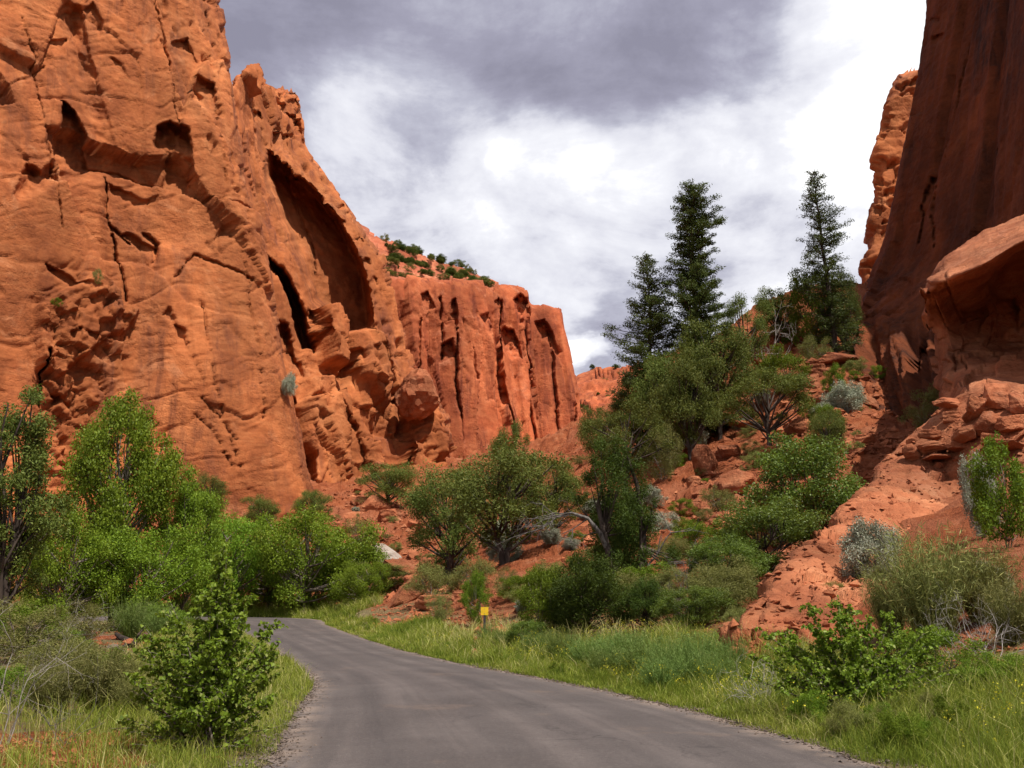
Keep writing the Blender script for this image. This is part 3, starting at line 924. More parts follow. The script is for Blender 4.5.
def tps_fit(T, lam=.02):
    n = len(T)
    X = T[:, :2] / 50
    r = np.linalg.norm(X[:, None] - X[None], axis=-1)
    Kk = np.where(r > 0, r * r * np.log(r + 1e-12), 0) + lam * np.eye(n) * .05
    Pm = np.concatenate([np.ones((n, 1)), X], 1)
    A = np.block([[Kk, Pm], [Pm.T, np.zeros((3, 3))]])
    sol = np.linalg.solve(A, np.concatenate([T[:, 2], np.zeros(3)]))
    return X, sol


TX, TS = tps_fit(tp)


def tps(x, y):
    shp = x.shape
    q = np.stack([x.ravel(), y.ravel()], -1) / 50
    out = np.empty(len(q))
    for i in range(0, len(q), 40000):
        b = q[i:i + 40000]
        r2 = ((b[:, None] - TX[None]) ** 2).sum(-1)
        out[i:i + 40000] = (.5 * r2 * np.log(r2 + 1e-20)) @ TS[:-3] + TS[-3] + b @ TS[-2:]
    return np.clip(out, -1.0, 70).reshape(shp)


def road_dist(x, y):
    return poly_sd(x, y, road_poly)


def ground_h(x, y, detail=True):
    h = tps(x, y)
    rd = road_dist(x, y)
    h = h * sstep(.0, 2.2, rd)
    p = np.stack([x, y, np.zeros_like(x)], -1)
    slope = sstep(.6, 3.5, h)
    out = h + .05 * fbm(p / 1.3, 3, 201) * sstep(.1, 1.2, rd)
    if detail:
        steep = slope * sstep(10, 20, y)
        out = out + steep * (.6 + y / 70) * (.55 * fbm(p / 7, 5, 202) + plates(x / 2.6, y / 2.0, 203, .15, .4, .35) + plates(x / 6.5, y / 5.0, 206, .12, .45, .35) + .18 * fbm(p / .9, 3, 204))
        out = out + .10 * fbm(p / .5, 2, 205) * sstep(.3, 1.5, rd) * .4
    out = np.where(rd < 0, -.07 * sstep(0, -.7, rd), np.maximum(out, -.03) * sstep(0, .4, rd))
    return out


ys = np.concatenate([np.linspace(-90, 3, 24)[:-1], np.geomspace(3 + 10, 430 + 10, 480) - 10])
t = np.linspace(-1, 1, 860)
uu = .62 * t + 1.3 * t ** 5
XX = uu[None, :] * (np.maximum(ys, 0)[:, None] + 10) * .95
XX = XX + np.sign(t)[None, :] * (np.abs(t)[None, :] ** 9) * 60
YY = np.broadcast_to(ys[:, None], XX.shape)
ZZ = ground_h(XX, YY)
RD = road_dist(XX, YY)
PN = np.stack([XX, YY, XX * 0], -1)
grassy = sstep(3.0, .5, RD + 1.6 * fbm(PN / 2.2, 3, 210)) * sstep(1.6, .5, ZZ)
flat = sstep(2.0, .4, ZZ + .6 * fbm(PN / 6, 3, 211)) * .55
red_patch = sstep(2.2, 1.2, np.hypot((XX - G(125, 637)[0]) / 1.6, YY - G(125, 637)[1])) + .7 * sstep(1.6, .6, np.hypot((XX - G(70, 752)[0]) / 2.0, YY - G(70, 752)[1]))
red_patch = red_patch + sstep(1.2, .4, np.hypot((XX - G(1000, 690)[0] - 1), YY - G(1000, 690)[1]))
grassy = np.clip(np.maximum(grassy, flat) - red_patch, 0, 1)


def ground_material():
    N = NT('canyon_soil')
    geo = N.n('ShaderNodeNewGeometry')
    pos = geo.outputs['Position']
    g = N.n('ShaderNodeAttribute', attribute_name='grassy').outputs['Fac']
    red = N.ramp(N.noise(pos, .7, 7, .65, .3), [(.30, (0.1700, 0.0441, 0.0184)), (.45, (0.2700, 0.0742, 0.0287)), (.57, (0.3300, 0.1021, 0.0414)), (.72, (0.4000, 0.1624, 0.0805))])
    red = N.mix(N.mapr(N.noise(pos, 6.0, 5, .7), .58, .72, 0, .55), red, (.50, .24, .15))
    red = N.mix(N.mapr(N.noise(pos, 3.1, 5, .7), .60, .7, 0, .4), red, (.16, .06, .035))
    gc = N.ramp(N.noise(pos, 1.4, 6, .65), [(.3, (.12, .10, .045)), (.5, (.20, .165, .075)), (.68, (.30, .22, .12)), (.8, (.36, .20, .11))])
    red = N.mix(N.mapr(N.noise(pos, .13, 4, .6), .5, .64, 0, .5), red, (.36, .135, .07))
    c = N.mix(N.mapr(N.math('ADD', g, N.math('MULTIPLY_ADD', N.noise(pos, 2.0, 5, .7), .8, -.4)), .3, .62), red, gc)
    h = N.math('ADD', N.noise(pos, 2.2, 8, .68), N.math('MULTIPLY', N.noise(pos, 14.0, 5, .7), .25))
    return N.out(N.surf(c, .95, N.bump(h, 1.0, .45), .1))


M_GROUND = ground_material()
V = np.stack([XX, YY, ZZ], -1).reshape(-1, 3)
me = mesh_from('ground', V, grid_faces(*XX.shape), M_GROUND, True, {'grassy': ('POINT', grassy.ravel())})
tag(link(bpy.data.objects.new('ground', me)), 'red sandy canyon floor and talus slopes with thin grass by the road', 'ground', None, 'structure')


# table of the ground as seen from the road: lateral slope x/y by distance
HK = np.linspace(-.62, .62, 700)
HY = np.geomspace(6, 380, 620)
HX, HYY = HK[None] * HY[:, None], np.broadcast_to(HY[:, None], (620, 700))
HZ_ = tps(HX, HYY) * sstep(.0, 2.2, road_dist(HX, HYY))
HZ_ = np.maximum(HZ_, 0)
HS = np.maximum.accumulate((HZ_ - CAMH) / HYY, axis=0)


def hit(px, py, y0=6.0, y1=360.0):
    """where the line of sight through (px, py) meets the ground"""
    x1, _, z1 = W(px, py, 1.0)
    k = (x1 + .62) / 1.24 * 699
    if not 0 <= k < 699: return None
    j = int(round(k))
    i = int(np.searchsorted(HS[:, j], z1 - CAMH))
    if i >= 620: return None
    return x1 * HY[i], HY[i], HZ_[i, j]


def gz(x, y):
    return float(ground_h(np.array([x]), np.array([y]))[0])
# ------------------------------------------------------------------ vegetation
def leaf_material(name, cols, transl=.35, rough=.6, spec=.15):
    N = NT(name)
    r = N.n('ShaderNodeAttribute', attribute_name='rnd').outputs['Fac']
    oi = N.n('ShaderNodeObjectInfo').outputs['Random']
    c = N.ramp(r, [(0, cols[0]), (.5, cols[1]), (.92, cols[2]), (1.0, cols[3])])
    hsv = N.n('ShaderNodeHueSaturation', ins={'Color': c, 'Hue': N.math('MULTIPLY_ADD', oi, .03, .485), 'Value': N.math('MULTIPLY_ADD', oi, .4, .8)})
    b = N.surf(hsv.outputs[0], rough, None, spec)
    tr = N.n('ShaderNodeBsdfTranslucent', ins={0: N.mix(.5, hsv.outputs[0], (.12, .16, .01))})
    mx = N.n('ShaderNodeMixShader', ins={0: transl, 1: b, 2: tr.outputs[0]})
    return N.out(mx.outputs[0])


def bark_material(name, a, b, sc=8):
    N = NT(name)
    tc = N.n('ShaderNodeTexCoord').outputs['Object']
    v = N.noise(N.mapping(tc, (1, 1, .25)), sc, 5, .65)
    return N.out(N.surf(N.mix(N.mapr(v, .35, .65), a, b), .9, N.bump(v, .8, .05), .1))


LM = {
    'pinyon': leaf_material('pinyon_needles', [(0.057, 0.077, 0.014), (0.111, 0.138, 0.025), (0.179, 0.199, 0.041), (0.257, 0.248, 0.073)], .25),
    'juniper': leaf_material('juniper_sprays', [(0.024, 0.042, 0.006), (0.049, 0.077, 0.010), (0.080, 0.115, 0.016), (0.122, 0.154, 0.028)], .25),
    'cottonwood': leaf_material('cottonwood_leaves', [(0.094, 0.161, 0.011), (0.180, 0.281, 0.020), (0.272, 0.378, 0.031), (0.406, 0.477, 0.066)], .42, .55, .2),
    'oak': leaf_material('oak_leaves', [(0.053, 0.092, 0.011), (0.101, 0.159, 0.018), (0.161, 0.223, 0.026), (0.266, 0.297, 0.066)], .32, .5, .3),
    'olive': leaf_material('shrub_leaves', [(0.098, 0.104, 0.029), (0.179, 0.180, 0.049), (0.260, 0.251, 0.072), (0.358, 0.320, 0.130)], .3),
    'rabbit': leaf_material('rabbitbrush_stems', [(0.123, 0.129, 0.040), (0.211, 0.216, 0.063), (0.298, 0.296, 0.089), (0.439, 0.383, 0.143)], .3),
    'sage': leaf_material('sage_leaves', [(0.163, 0.175, 0.119), (0.300, 0.312, 0.219), (0.425, 0.431, 0.325), (0.500, 0.500, 0.413)], .15),
    'lime': leaf_material('lime_leaves', [(.075, .125, .012), (.13, .20, .016), (.19, .27, .022), (.26, .33, .04)], .45),
    'conifer': leaf_material('conifer_needles', [(0.029, 0.043, 0.010), (0.060, 0.080, 0.018), (0.098, 0.120, 0.026), (0.156, 0.163, 0.044)], .2),
    'green': leaf_material('bright_bush_leaves', [(0.069, 0.114, 0.008), (0.125, 0.192, 0.014), (0.194, 0.264, 0.022), (0.275, 0.324, 0.050)], .4),
    'grass': leaf_material('grass_blades', [(.085, .135, .016), (.21, .255, .030), (.36, .36, .060), (.56, .49, .20)], .42),
    'greygrass': leaf_material('rabbitbrush_green', [(0.098, 0.154, 0.034), (0.161, 0.237, 0.055), (0.230, 0.303, 0.081), (0.322, 0.363, 0.128)], .4),
}
BARK = bark_material('grey_bark', (.10, .075, .055), (.24, .20, .165))
DARKBARK = bark_material('dark_bark', (.035, .025, .02), (.10, .075, .06))
DEADW = bark_material('bleached_wood', (.26, .23, .20), (.46, .42, .38), 12)
GREYW = bark_material('weathered_wood', (.07, .06, .052), (.17, .15, .135), 12)
TWIGW = bark_material('dry_twigs', (.16, .14, .115), (.30, .27, .22), 12)
CHAR = bark_material('charred_wood', (.018, .014, .012), (.07, .05, .04), 6)


class MB:
    def __init__(self):
        self.V, self.Q, self.n = [], [], 0

    def tube(self, pts, rad, sides=5):
        pts = np.asarray(pts, float)
        k = len(pts)
        t = np.gradient(pts, axis=0)
        t /= np.linalg.norm(t, axis=1, keepdims=True) + 1e-12
        ref = np.where(np.abs(t[:, 2:3]) > .9, np.array([[1., 0, 0]]), np.array([[0, 0, 1.]]))
        u = np.cross(t, ref)
        u /= np.linalg.norm(u, axis=1, keepdims=True) + 1e-12
        v = np.cross(t, u)
        a = np.arange(sides) / sides * 2 * math.pi
        r = np.asarray(rad, float).reshape(-1, 1, 1)
        P = pts[:, None] + r * (np.cos(a)[None, :, None] * u[:, None] + np.sin(a)[None, :, None] * v[:, None])
        i = np.arange(k * sides).reshape(k, sides) + self.n
        j = np.roll(i, -1, 1)
        self.Q.append(np.stack([i[:-1], j[:-1], j[1:], i[1:]], -1).reshape(-1, 4))
        self.V.append(P.reshape(-1, 3))
        self.n += k * sides

    def raw(self, V, Q):
        self.V.append(V)
        self.Q.append(Q + self.n)
        self.n += len(V)

    def mesh(self, name, mat, smooth=True, attr=None):
        return mesh_from(name, np.concatenate(self.V), np.concatenate(self.Q), mat, smooth, attr)


def unit(v):
    return v / (np.linalg.norm(v, axis=-1, keepdims=True) + 1e-12)


def leaf_geo(rng, C, out, size, aspect, up=.3, heart=False, axis=None, rnd=.9):
    n = len(C)
    nr = unit(out * .5 + rng.normal(size=(n, 3)) * rnd + np.array([0, 0, up]))
    a = rng.normal(size=(n, 3)) if axis is None else axis + rng.normal(size=(n, 3)) * .35
    a = unit(a - (a * nr).sum(-1, keepdims=True) * nr)
    b = np.cross(nr, a)
    l = (size * rng.uniform(.65, 1.35, n))[:, None] if np.ndim(size) == 0 else (size * rng.uniform(.7, 1.3, n))[:, None]
    w = l * aspect
    if not heart:
        V = np.stack([C - a * l * .5, C + b * w * .5, C + a * l * .5, C - b * w * .5], 1).reshape(-1, 3)
        return V, np.arange(4 * n).reshape(n, 4), rng.uniform(0, 1, n)
    f = nr * l * .12
    base, tip = C - a * l * .45, C + a * l * .6
    V = np.stack([base, C + b * w * .55 - a * l * .18 + f, C + b * w * .34 + a * l * .2 + f * .7, tip, C - b * w * .34 + a * l * .2 + f * .7, C - b * w * .55 - a * l * .18 + f], 1).reshape(-1, 3)
    i = np.arange(n)[:, None] * 6
    Q = np.concatenate([i + np.array([[0, 1, 2, 3]]), i + np.array([[0, 3, 4, 5]])], 0)
    r = rng.uniform(0, 1, n)
    return V, Q, np.concatenate([r, r])


def clump_points(rng, C, R, n, flat=.8, hollow=2.2):
    w = (R ** 2)
    k = rng.choice(len(C), n, p=w / w.sum())
    d = unit(rng.normal(size=(n, 3)))
    u = rng.uniform(0, 1, n)[:, None] ** (1 / hollow)
    lump = 1 + .45 * np.clip(perlin(d * 2.2 + k[:, None] * 3.7, 3), -.6, .6)[:, None] * 1.6
    off = d * u * R[k][:, None] * lump
    off[:, 2] *= flat
    return C[k] + off, d


def pick_centres(rng, n, inside, mind):
    out = []
    tries = 0
    while len(out) < n and tries < 20000:
        tries += 1
        p = inside(rng)
        if p is None: continue
        if all(((p - q) ** 2).sum() > mind * mind for q in out):
            out.append(p)
        if tries % 400 == 0: mind *= .93
    return np.array(out)


def ell(w, z0, z1, shell=.45, top=1.0):
    def f(rng):
        d = rng.normal(size=3)
        d /= np.linalg.norm(d)
        r = rng.uniform(shell, 1) ** .7
        p = d * r
        zz = (z0 + z1) / 2 + p[2] * (z1 - z0) / 2
        taper = 1 - (1 - top) * max(0, p[2])
        return np.array([p[0] * w * taper, p[1] * w * taper, zz])
    return f


def limbs(mb, rng, centres, trunk, r0, nstem=1, spread=.03, bare=.12):
    """trunk(s) with a limb to every clump"""
    ztop = trunk
    stems = []
    for k in range(nstem):
        a = rng.uniform(0, 6.28)
        lean = rng.uniform(.3, 1) * spread * np.array([math.cos(a), math.sin(a), 0])
        pts = [np.array([0, 0, -.04]) + lean * .4]
        m = 7
        for i in range(1, m + 1):
            f = i / m
            pts.append(lean * (.4 + 3.5 * f) + np.array([rng.normal() * .014, rng.normal() * .014, ztop * f]))
        pts = np.array(pts)
        r = r0 / nstem ** .5 * (1 - .8 * np.linspace(0, 1, m + 1))
        mb.tube(pts, r, 6)
        stems.append(pts)
    for c in centres:
        P = stems[min(range(nstem), key=lambda s: np.linalg.norm(stems[s][-1][:2] - c[:2]) + rng.uniform(0, .1))]
        zt = max(bare * .5, min(ztop * .95, c[2] * rng.uniform(.45, .8)))
        i = int(np.clip(zt / ztop * (len(P) - 1), 1, len(P) - 1))
        s = P[i]
        mid = (s + c) / 2 + np.array([rng.normal() * .02, rng.normal() * .02, -.1 * np.linalg.norm(c[:2] - s[:2])])
        t = np.linspace(0, 1, 6)[:, None]
        pts = s * (1 - t) ** 2 + 2 * mid * t * (1 - t) + c * t * t
        mb.tube(pts, r0 * .38 * (1 - .75 * t[:, 0]), 4)


KINDS = {  # envelope, clumps, clump radius, leaves, leaf length, aspect, up bias, trunk height, trunk radius, stems, flatness, material, bark, heart
    'pinyon': dict(env=ell(.42, .16, .97, .35), n=44, r=(.075, .15), leaves=26000, size=.024, asp=.28, trunk=.72, r0=.035, stems=2, mat='pinyon', bark=DARKBARK),
    'openpinyon': dict(env=ell(.46, .28, .96, .6), n=24, r=(.07, .135), leaves=15000, size=.023, asp=.30, trunk=.8, r0=.032, stems=2, mat='pinyon', bark=DARKBARK),
    'tallpinyon': dict(env=ell(.19, .05, .97, .3, .7), n=60, r=(.035, .075), leaves=26000, size=.016, asp=.34, trunk=.85, r0=.02, stems=2, mat='pinyon', bark=DARKBARK),
    'juniper': dict(env=ell(.36, .06, .93, .3, .45), n=60, r=(.055, .12), leaves=30000, size=.019, asp=.42, flat=1.35, trunk=.7, r0=.03, stems=2, mat='juniper', bark=DARKBARK),
    'cottonwood': dict(env=ell(.33, .12, .97, .3, .75), n=66, r=(.05, .11), leaves=42000, size=.0115, asp=.8, trunk=.8, r0=.018, stems=3, mat='cottonwood', bark=BARK),
    'widecottonwood': dict(env=ell(.62, .05, .95, .3), n=80, r=(.07, .16), leaves=44000, size=.0165, asp=.8, trunk=.7, r0=.028, stems=4, mat='cottonwood', bark=BARK, spread=.09),
    'oak': dict(env=ell(.48, .02, .95, .3), n=60, r=(.07, .15), leaves=30000, size=.019, asp=.6, trunk=.6, r0=.018, stems=4, mat='oak', bark=DARKBARK, spread=.08),
    'greenbush': dict(env=ell(.55, .02, .93, .3), n=36, r=(.09, .17), leaves=12000, size=.030, asp=.5, trunk=.5, r0=.018, stems=4, mat='green', bark=BARK, spread=.08),
    'olive': dict(env=ell(.52, .04, .93, .3), n=40, r=(.08, .17), leaves=12000, size=.034, asp=.24, trunk=.6, r0=.015, stems=5, mat='olive', bark=BARK, spread=.08, up=.1),
    'sage': dict(env=ell(.52, .03, .90, .25), n=70, r=(.08, .16), leaves=24000, size=.034, asp=.42, trunk=.5, r0=.018, stems=5, mat='sage', bark=DEADW, spread=.08, flat=1.2),
    'lime': dict(env=ell(.42, .06, .95, .3), n=34, r=(.06, .13), leaves=10000, size=.030, asp=.5, trunk=.6, r0=.014, stems=4, mat='lime', bark=BARK, spread=.06, flat=1.3),
}
PROTO = {}


def proto(kind, var):
    key = (kind, var)
    if key in PROTO: return PROTO[key]
    rng = np.random.default_rng(abs(hash_name(kind)) % 9999 + var * 31)
    k = KINDS[kind]
    C = pick_centres(rng, k['n'], k['env'], k['r'][0] * 1.25)
    # an uneven outline: push some clumps out, drop some sectors
    ph = rng.uniform(0, 6.28)
    ang = np.arctan2(C[:, 1], C[:, 0])
    C[:, :2] *= (1 + .16 * np.sin(2 * ang + ph) + .10 * np.sin(3 * ang + 2 * ph + C[:, 2] * 5))[:, None]
    R = rng.uniform(k['r'][0], k['r'][1], len(C))
    mb = MB()
    limbs(mb, rng, C, k['trunk'], k['r0'], k['stems'], k.get('spread', .03))
    tm = mb.mesh('stem_mesh', k['bark'])
    p, d = clump_points(rng, C, R, k['leaves'], k.get('flat', .85))
    ok = p[:, 2] > .005
    p, d = p[ok], d[ok]
    V, Q, r = leaf_geo(rng, p, d, k['size'], k['asp'], k.get('up', .3))
    cl = perlin(p * 5.0, 5) * .35
    r = np.clip(r * .75 + .12 + cl[:len(r)], 0, 1)
    cm = mesh_from('foliage_mesh', V, Q, LM[k['mat']], False, {'rnd': ('FACE', r)})
    h = np.percentile(p[:, 2], 99.5)
    wd = np.percentile(np.abs(p[:, :2]).max(1), 97) * 2
    PROTO[key] = (tm, cm, h, wd)
    return PROTO[key]


def hash_name(s):
    v = 7
    for ch in s: v = (v * 131 + ord(ch)) % 1000003
    return v


def empty(name, loc, rot=0, sc=(1, 1, 1)):
    o = bpy.data.objects.new(name, None)
    o.location = loc
    o.rotation_euler = (0, 0, rot)
    o.scale = sc
    o.empty_display_size = .2
    return link(o)


NAMES = {'pinyon': ('pinyon_tree', 'tree'), 'openpinyon': ('pinyon_tree', 'tree'), 'tallpinyon': ('pinyon_tree', 'tree'), 'juniper': ('juniper_tree', 'tree'), 'cottonwood': ('cottonwood_tree', 'tree'), 'widecottonwood': ('cottonwood_tree', 'tree'),
         'oak': ('oak_shrub', 'shrub'), 'greenbush': ('green_bush', 'bush'), 'olive': ('desert_shrub', 'shrub'), 'sage': ('sagebrush', 'shrub'), 'lime': ('green_bush', 'bush')}


def grow(kind, loc, H, Wd, label, group=None, var=None, rot=None, parts=True):
    var = int(RNG.integers(0, 3)) if var is None else var
    tm, cm, h, wd = proto(kind, var)
    rot = RNG.uniform(0, 6.28) if rot is None else rot
    nm, cat = NAMES[kind]
    sc = (Wd / wd, Wd / wd, H / h)
    if parts:
        r = empty(nm, loc, rot, sc)
        tag(r, label, cat, group)
        tree = cat == 'tree'
        link(bpy.data.objects.new('trunk' if tree else 'stem', tm), r)
        link(bpy.data.objects.new('crown' if tree else 'foliage', cm), r)
    else:
        r = link(bpy.data.objects.new(nm, cm))
        r.location, r.rotation_euler, r.scale = loc, (0, 0, rot), sc
        tag(r, label, cat, group)
    return r


def at_px(px, by, Y=None):
    """ground point for a base seen at (px, by), or at distance Y on the sight line's column"""
    if Y is None:
        g = hit(px, by)
        if g is not None and g[1] < 340:
            return g
        Y = 60
    p = W(px, by, Y)
    return p[0], Y, gz(p[0], Y)


def plant(kind, px, by, ty, wpx, label, Y=None, group=None, onground=True, **kw):
    x, y, z = at_px(px, by, Y)
    if not onground:
        x, y, z = W(px, by, Y)
    d = y * CT + (z - CAMH) * ST
    top = W(px, ty, y)
    H = max(.15, top[2] - z)
    return grow(kind, (x, y, z - .03), H, wpx * d / FPX, label, group, **kw)


# name, base x, base y, top y, width (photo pixels), label, distance
PLANTS = [
    # left side
    ('tallpinyon', 4, 612, 392, 92, 'tall dark pinyon cut off by the left edge of the picture', 36),
    ('cottonwood', 112, 612, 398, 112, 'tallest bright green cottonwood, in front of the left cliff', 47),
    ('cottonwood', 180, 612, 472, 84, 'shorter cottonwood leaning on the right flank of the tallest one', 48),
    ('widecottonwood', 62, 612, 512, 118, 'cottonwood with brown-flecked leaves low between the dark pinyon and the tallest cottonwood', 43),
    ('widecottonwood', 135, 614, 528, 130, 'broad low cottonwood under the tallest one, beside the grass strip', 45),
    ('widecottonwood', 304, 617, 512, 136, 'broad round cottonwood behind the far bend of the road, brightest crown', 66),
    ('widecottonwood', 222, 617, 516, 110, 'cottonwood behind the road bend, left neighbour of the broad round one', 67),
    ('widecottonwood', 268, 616, 548, 96, 'low cottonwood filling the gap between the two behind the road bend', 70),
    ('widecottonwood', 338, 614, 540, 80, 'cottonwood at the right shoulder of the broad round one', 68),
    ('widecottonwood', 362, 612, 562, 66, 'low cottonwood at the right end of the grove, at the foot of the talus', 60),
    ('pinyon', 206, 527, 474, 44, 'small dark pinyon against the left cliff, right of the tallest cottonwood', None),
    ('pinyon', 259, 533, 495, 36, 'little rounded pinyon below the left cliff, above the grove', None),
    ('pinyon', 312, 530, 490, 38, 'bushy pinyon under the cracked pillar foot, above the grove', None),
    ('olive', 20, 672, 600, 130, 'wide dull green shrub under the dark pinyon at the left edge', 24),
    ('olive', 52, 690, 634, 84, 'olive shrub beside the bleached twigs, left foreground', 19),
    ('greenbush', 30, 640, 600, 70, 'yellowish bush under the cut-off pinyon, behind the wide dull shrub', 30),
    ('olive', 78, 636, 600, 60, 'grey shrub left of the charred log', 33),
    ('olive', 82, 668, 646, 56, 'dull shrub in front of the charred log', 24),
    ('greenbush', 16, 718, 664, 80, 'yellow-green bush among the bleached twigs at the left edge', 15.5),
    ('olive', 128, 700, 656, 56, 'olive shrub between the feathery brush and the leafy sapling', 18),
    ('greenbush', 170, 640, 606, 44, 'small bright bush right of the charred log, behind the sapling', 36),
    ('greenbush', 60, 668, 626, 60, 'bright low bush left of the dull shrub by the log', 26),
    ('greenbush', 92, 700, 646, 60, 'low bright bush behind the feathery brush, left foreground', 20),
    # middle talus
    ('pinyon', 387, 512, 463, 52, 'round pinyon on the talus above the lichen-white boulder', None),
    ('olive', 362, 556, 515, 30, 'upright grey-green shrub left of the lichen-white boulder', None),
    ('olive', 384, 584, 560, 62, 'low olive shrub just below the lichen-white boulder', None),
    ('pinyon', 505, 560, 442, 118, 'largest pinyon on the middle slope, below the far cracked cliff', 54),
    ('pinyon', 450, 545, 468, 84, 'pinyon joined to the left side of the largest middle-slope pinyon', 60),
    ('pinyon', 552, 550, 462, 76, 'pinyon joined to the right side of the largest middle-slope pinyon', 62),
    ('openpinyon', 512, 478, 422, 44, 'thin gaunt pinyon standing against the foot of the far cracked cliff', 100),
    ('olive', 432, 604, 562, 56, 'grey-green shrub on the rocky road bank, left of the yellow marker', None),
    ('olive', 472, 594, 556, 46, 'dense rounded grey shrub up the bank behind the yellow marker', None),
    ('olive', 440, 626, 590, 26, 'small dark shrub low on the rubble bank by the road', None),
    ('greenbush', 476, 628, 570, 26, 'slim yellowish bush directly behind the yellow marker', None),
    ('olive', 508, 588, 566, 24, 'tiny sparse shrub on bare red soil, right of the marker', None),
    ('juniper', 588, 660, 552, 92, 'dense dark juniper at the verge, below the half-dead one', 26),
    ('juniper', 622, 622, 486, 70, 'dense dark juniper filling the space behind the half-dead one', 34),
    ('juniper', 566, 652, 584, 58, 'dark juniper at the left foot of the dense roadside juniper', 27),
    ('juniper', 646, 640, 578, 52, 'smaller round juniper right of the dense dark one', 25),
    ('greenbush', 542, 660, 566, 56, 'light green bush on the left flank of the dense dark juniper', 27),
    ('oak', 525, 660, 620, 44, 'low leafy bush at the verge, left end of the juniper clump', 26),
    ('oak', 690, 640, 586, 74, 'dark leafy shrub between the juniper clump and the slab outcrop', 24),
    ('oak', 806, 560, 436, 108, 'large glossy oak shrub in the middle of the right slope', 40),
    ('oak', 770, 600, 500, 104, 'broad oak shrub in the shade just left of the slab outcrop', 31),
    ('oak', 728, 632, 535, 74, 'oak shrub lowest on the right slope, touching the slab outcrop', 29),
    ('openpinyon', 768, 452, 366, 102, 'open-crowned pinyon with bare limbs showing, centre of the right slope', None),
    ('pinyon', 830, 470, 410, 44, 'dense little pinyon on the upper right of the large oak shrub', 56),
    ('openpinyon', 628, 486, 400, 78, 'crooked open pinyon above the half-dead juniper', 70),
    ('olive', 664, 486, 424, 40, 'tall wispy shrub left of the bare red gully', None),
    ('pinyon', 602, 466, 408, 46, 'pinyon on the ridge in front of the distant hillside', 88),
    ('pinyon', 668, 440, 352, 70, 'bushy pinyon at the foot of the two tall conifers', 76),
    ('pinyon', 640, 452, 372, 60, 'dark pinyon below the shorter of the paired conifers', 82),
    ('pinyon', 718, 404, 322, 86, 'wide grey-green pinyon right of the tallest conifer', 76),
    ('pinyon', 690, 418, 352, 66, 'dull pinyon low between the tallest conifer and the red boulders', 74),
    ('openpinyon', 745, 362, 296, 58, 'thin pinyon on the skyline, right of the tallest conifer', 84),
    ('pinyon', 778, 334, 290, 52, 'low pinyon on the skyline between the tallest and the lone conifer', 88),
    ('greenbush', 812, 330, 268, 52, 'leafy tree-like bush around the foot of the lone conifer', 86),
    ('pinyon', 842, 312, 276, 34, 'pinyon beside the dark hollow near the top of the slope', 86),
    ('greenbush', 784, 396, 350, 50, 'light green bush below the pair of large slope-top boulders', None),
    ('olive', 816, 366, 336, 34, 'dead-looking grey shrub between boulders near the top of the slope', None),
    ('greenbush', 836, 402, 364, 26, 'bright green sprout left of the fluted cliff foot', None),
    ('sage', 848, 416, 382, 40, 'silvery sagebrush against the fluted cliff foot', None),
    ('sage', 699, 452, 428, 20, 'small silvery shrub beside the red gully, middle of the slope', None),
    ('greenbush', 828, 440, 404, 30, 'rounded bush just under the silvery cliff-foot sagebrush', None),
    ('olive', 932, 426, 386, 50, 'thin green shrub growing at the foot of the dark cliff', 58),
    ('sage', 658, 382, 352, 18, 'pale shrub at the foot of the tallest conifer', 80),
    ('olive', 722, 516, 486, 36, 'straggly shrub in the red gully, right of the half-dead juniper', None),
    ('greenbush', 700, 560, 520, 46, 'yellow-green shrub at the bottom of the red gully', None),
    ('olive', 610, 440, 418, 26, 'small shrub on the ridge below the distant hill', None),
    # right foreground bank
    ('sage', 872, 586, 520, 62, 'large pale silver sagebrush on the slab outcrop', None),
    ('sage', 982, 518, 455, 34, 'tall narrow silver sagebrush beside the lime bush, right edge', 27),
    ('lime', 1008, 560, 436, 60, 'vivid lime-green bush at the right edge under the ledge', 24),
    ('sage', 985, 600, 560, 46, 'dry pale brush in front of the lime bush at the right edge', 18.5),
    ('greenbush', 936, 702, 626, 110, 'thin yellow-green bush merging with the right side of the spreading leafy bush', 14.4),
    ('greenbush', 1000, 706, 650, 70, 'low yellow-green bush in the grass at the right edge', 13.6),
    ('olive', 790, 600, 574, 34, 'grey-green shrub in the shade where the oaks meet the slab outcrop', 27),
    ('olive', 836, 600, 580, 30, 'tiny green shrub rooted in a crack of the slab outcrop', None),
]
for kind, px, by, ty, wpx, label, Y in PLANTS:
    plant(kind, px, by, ty, wpx, label, Y)
# plants on the cliff ledges
plant('olive', 97, 284, 268, 11, 'single shrub perched on the stacked ledge of the big left wall', 98, onground=False, parts=False)
plant('greenbush', 57, 306, 298, 12, 'tiny green tuft on a ledge of the big left wall', 96, onground=False, parts=False)
plant('sage', 289, 396, 373, 15, 'grey shrub in the dark slot at the foot of the cliff pillar', 118, onground=False, parts=False)


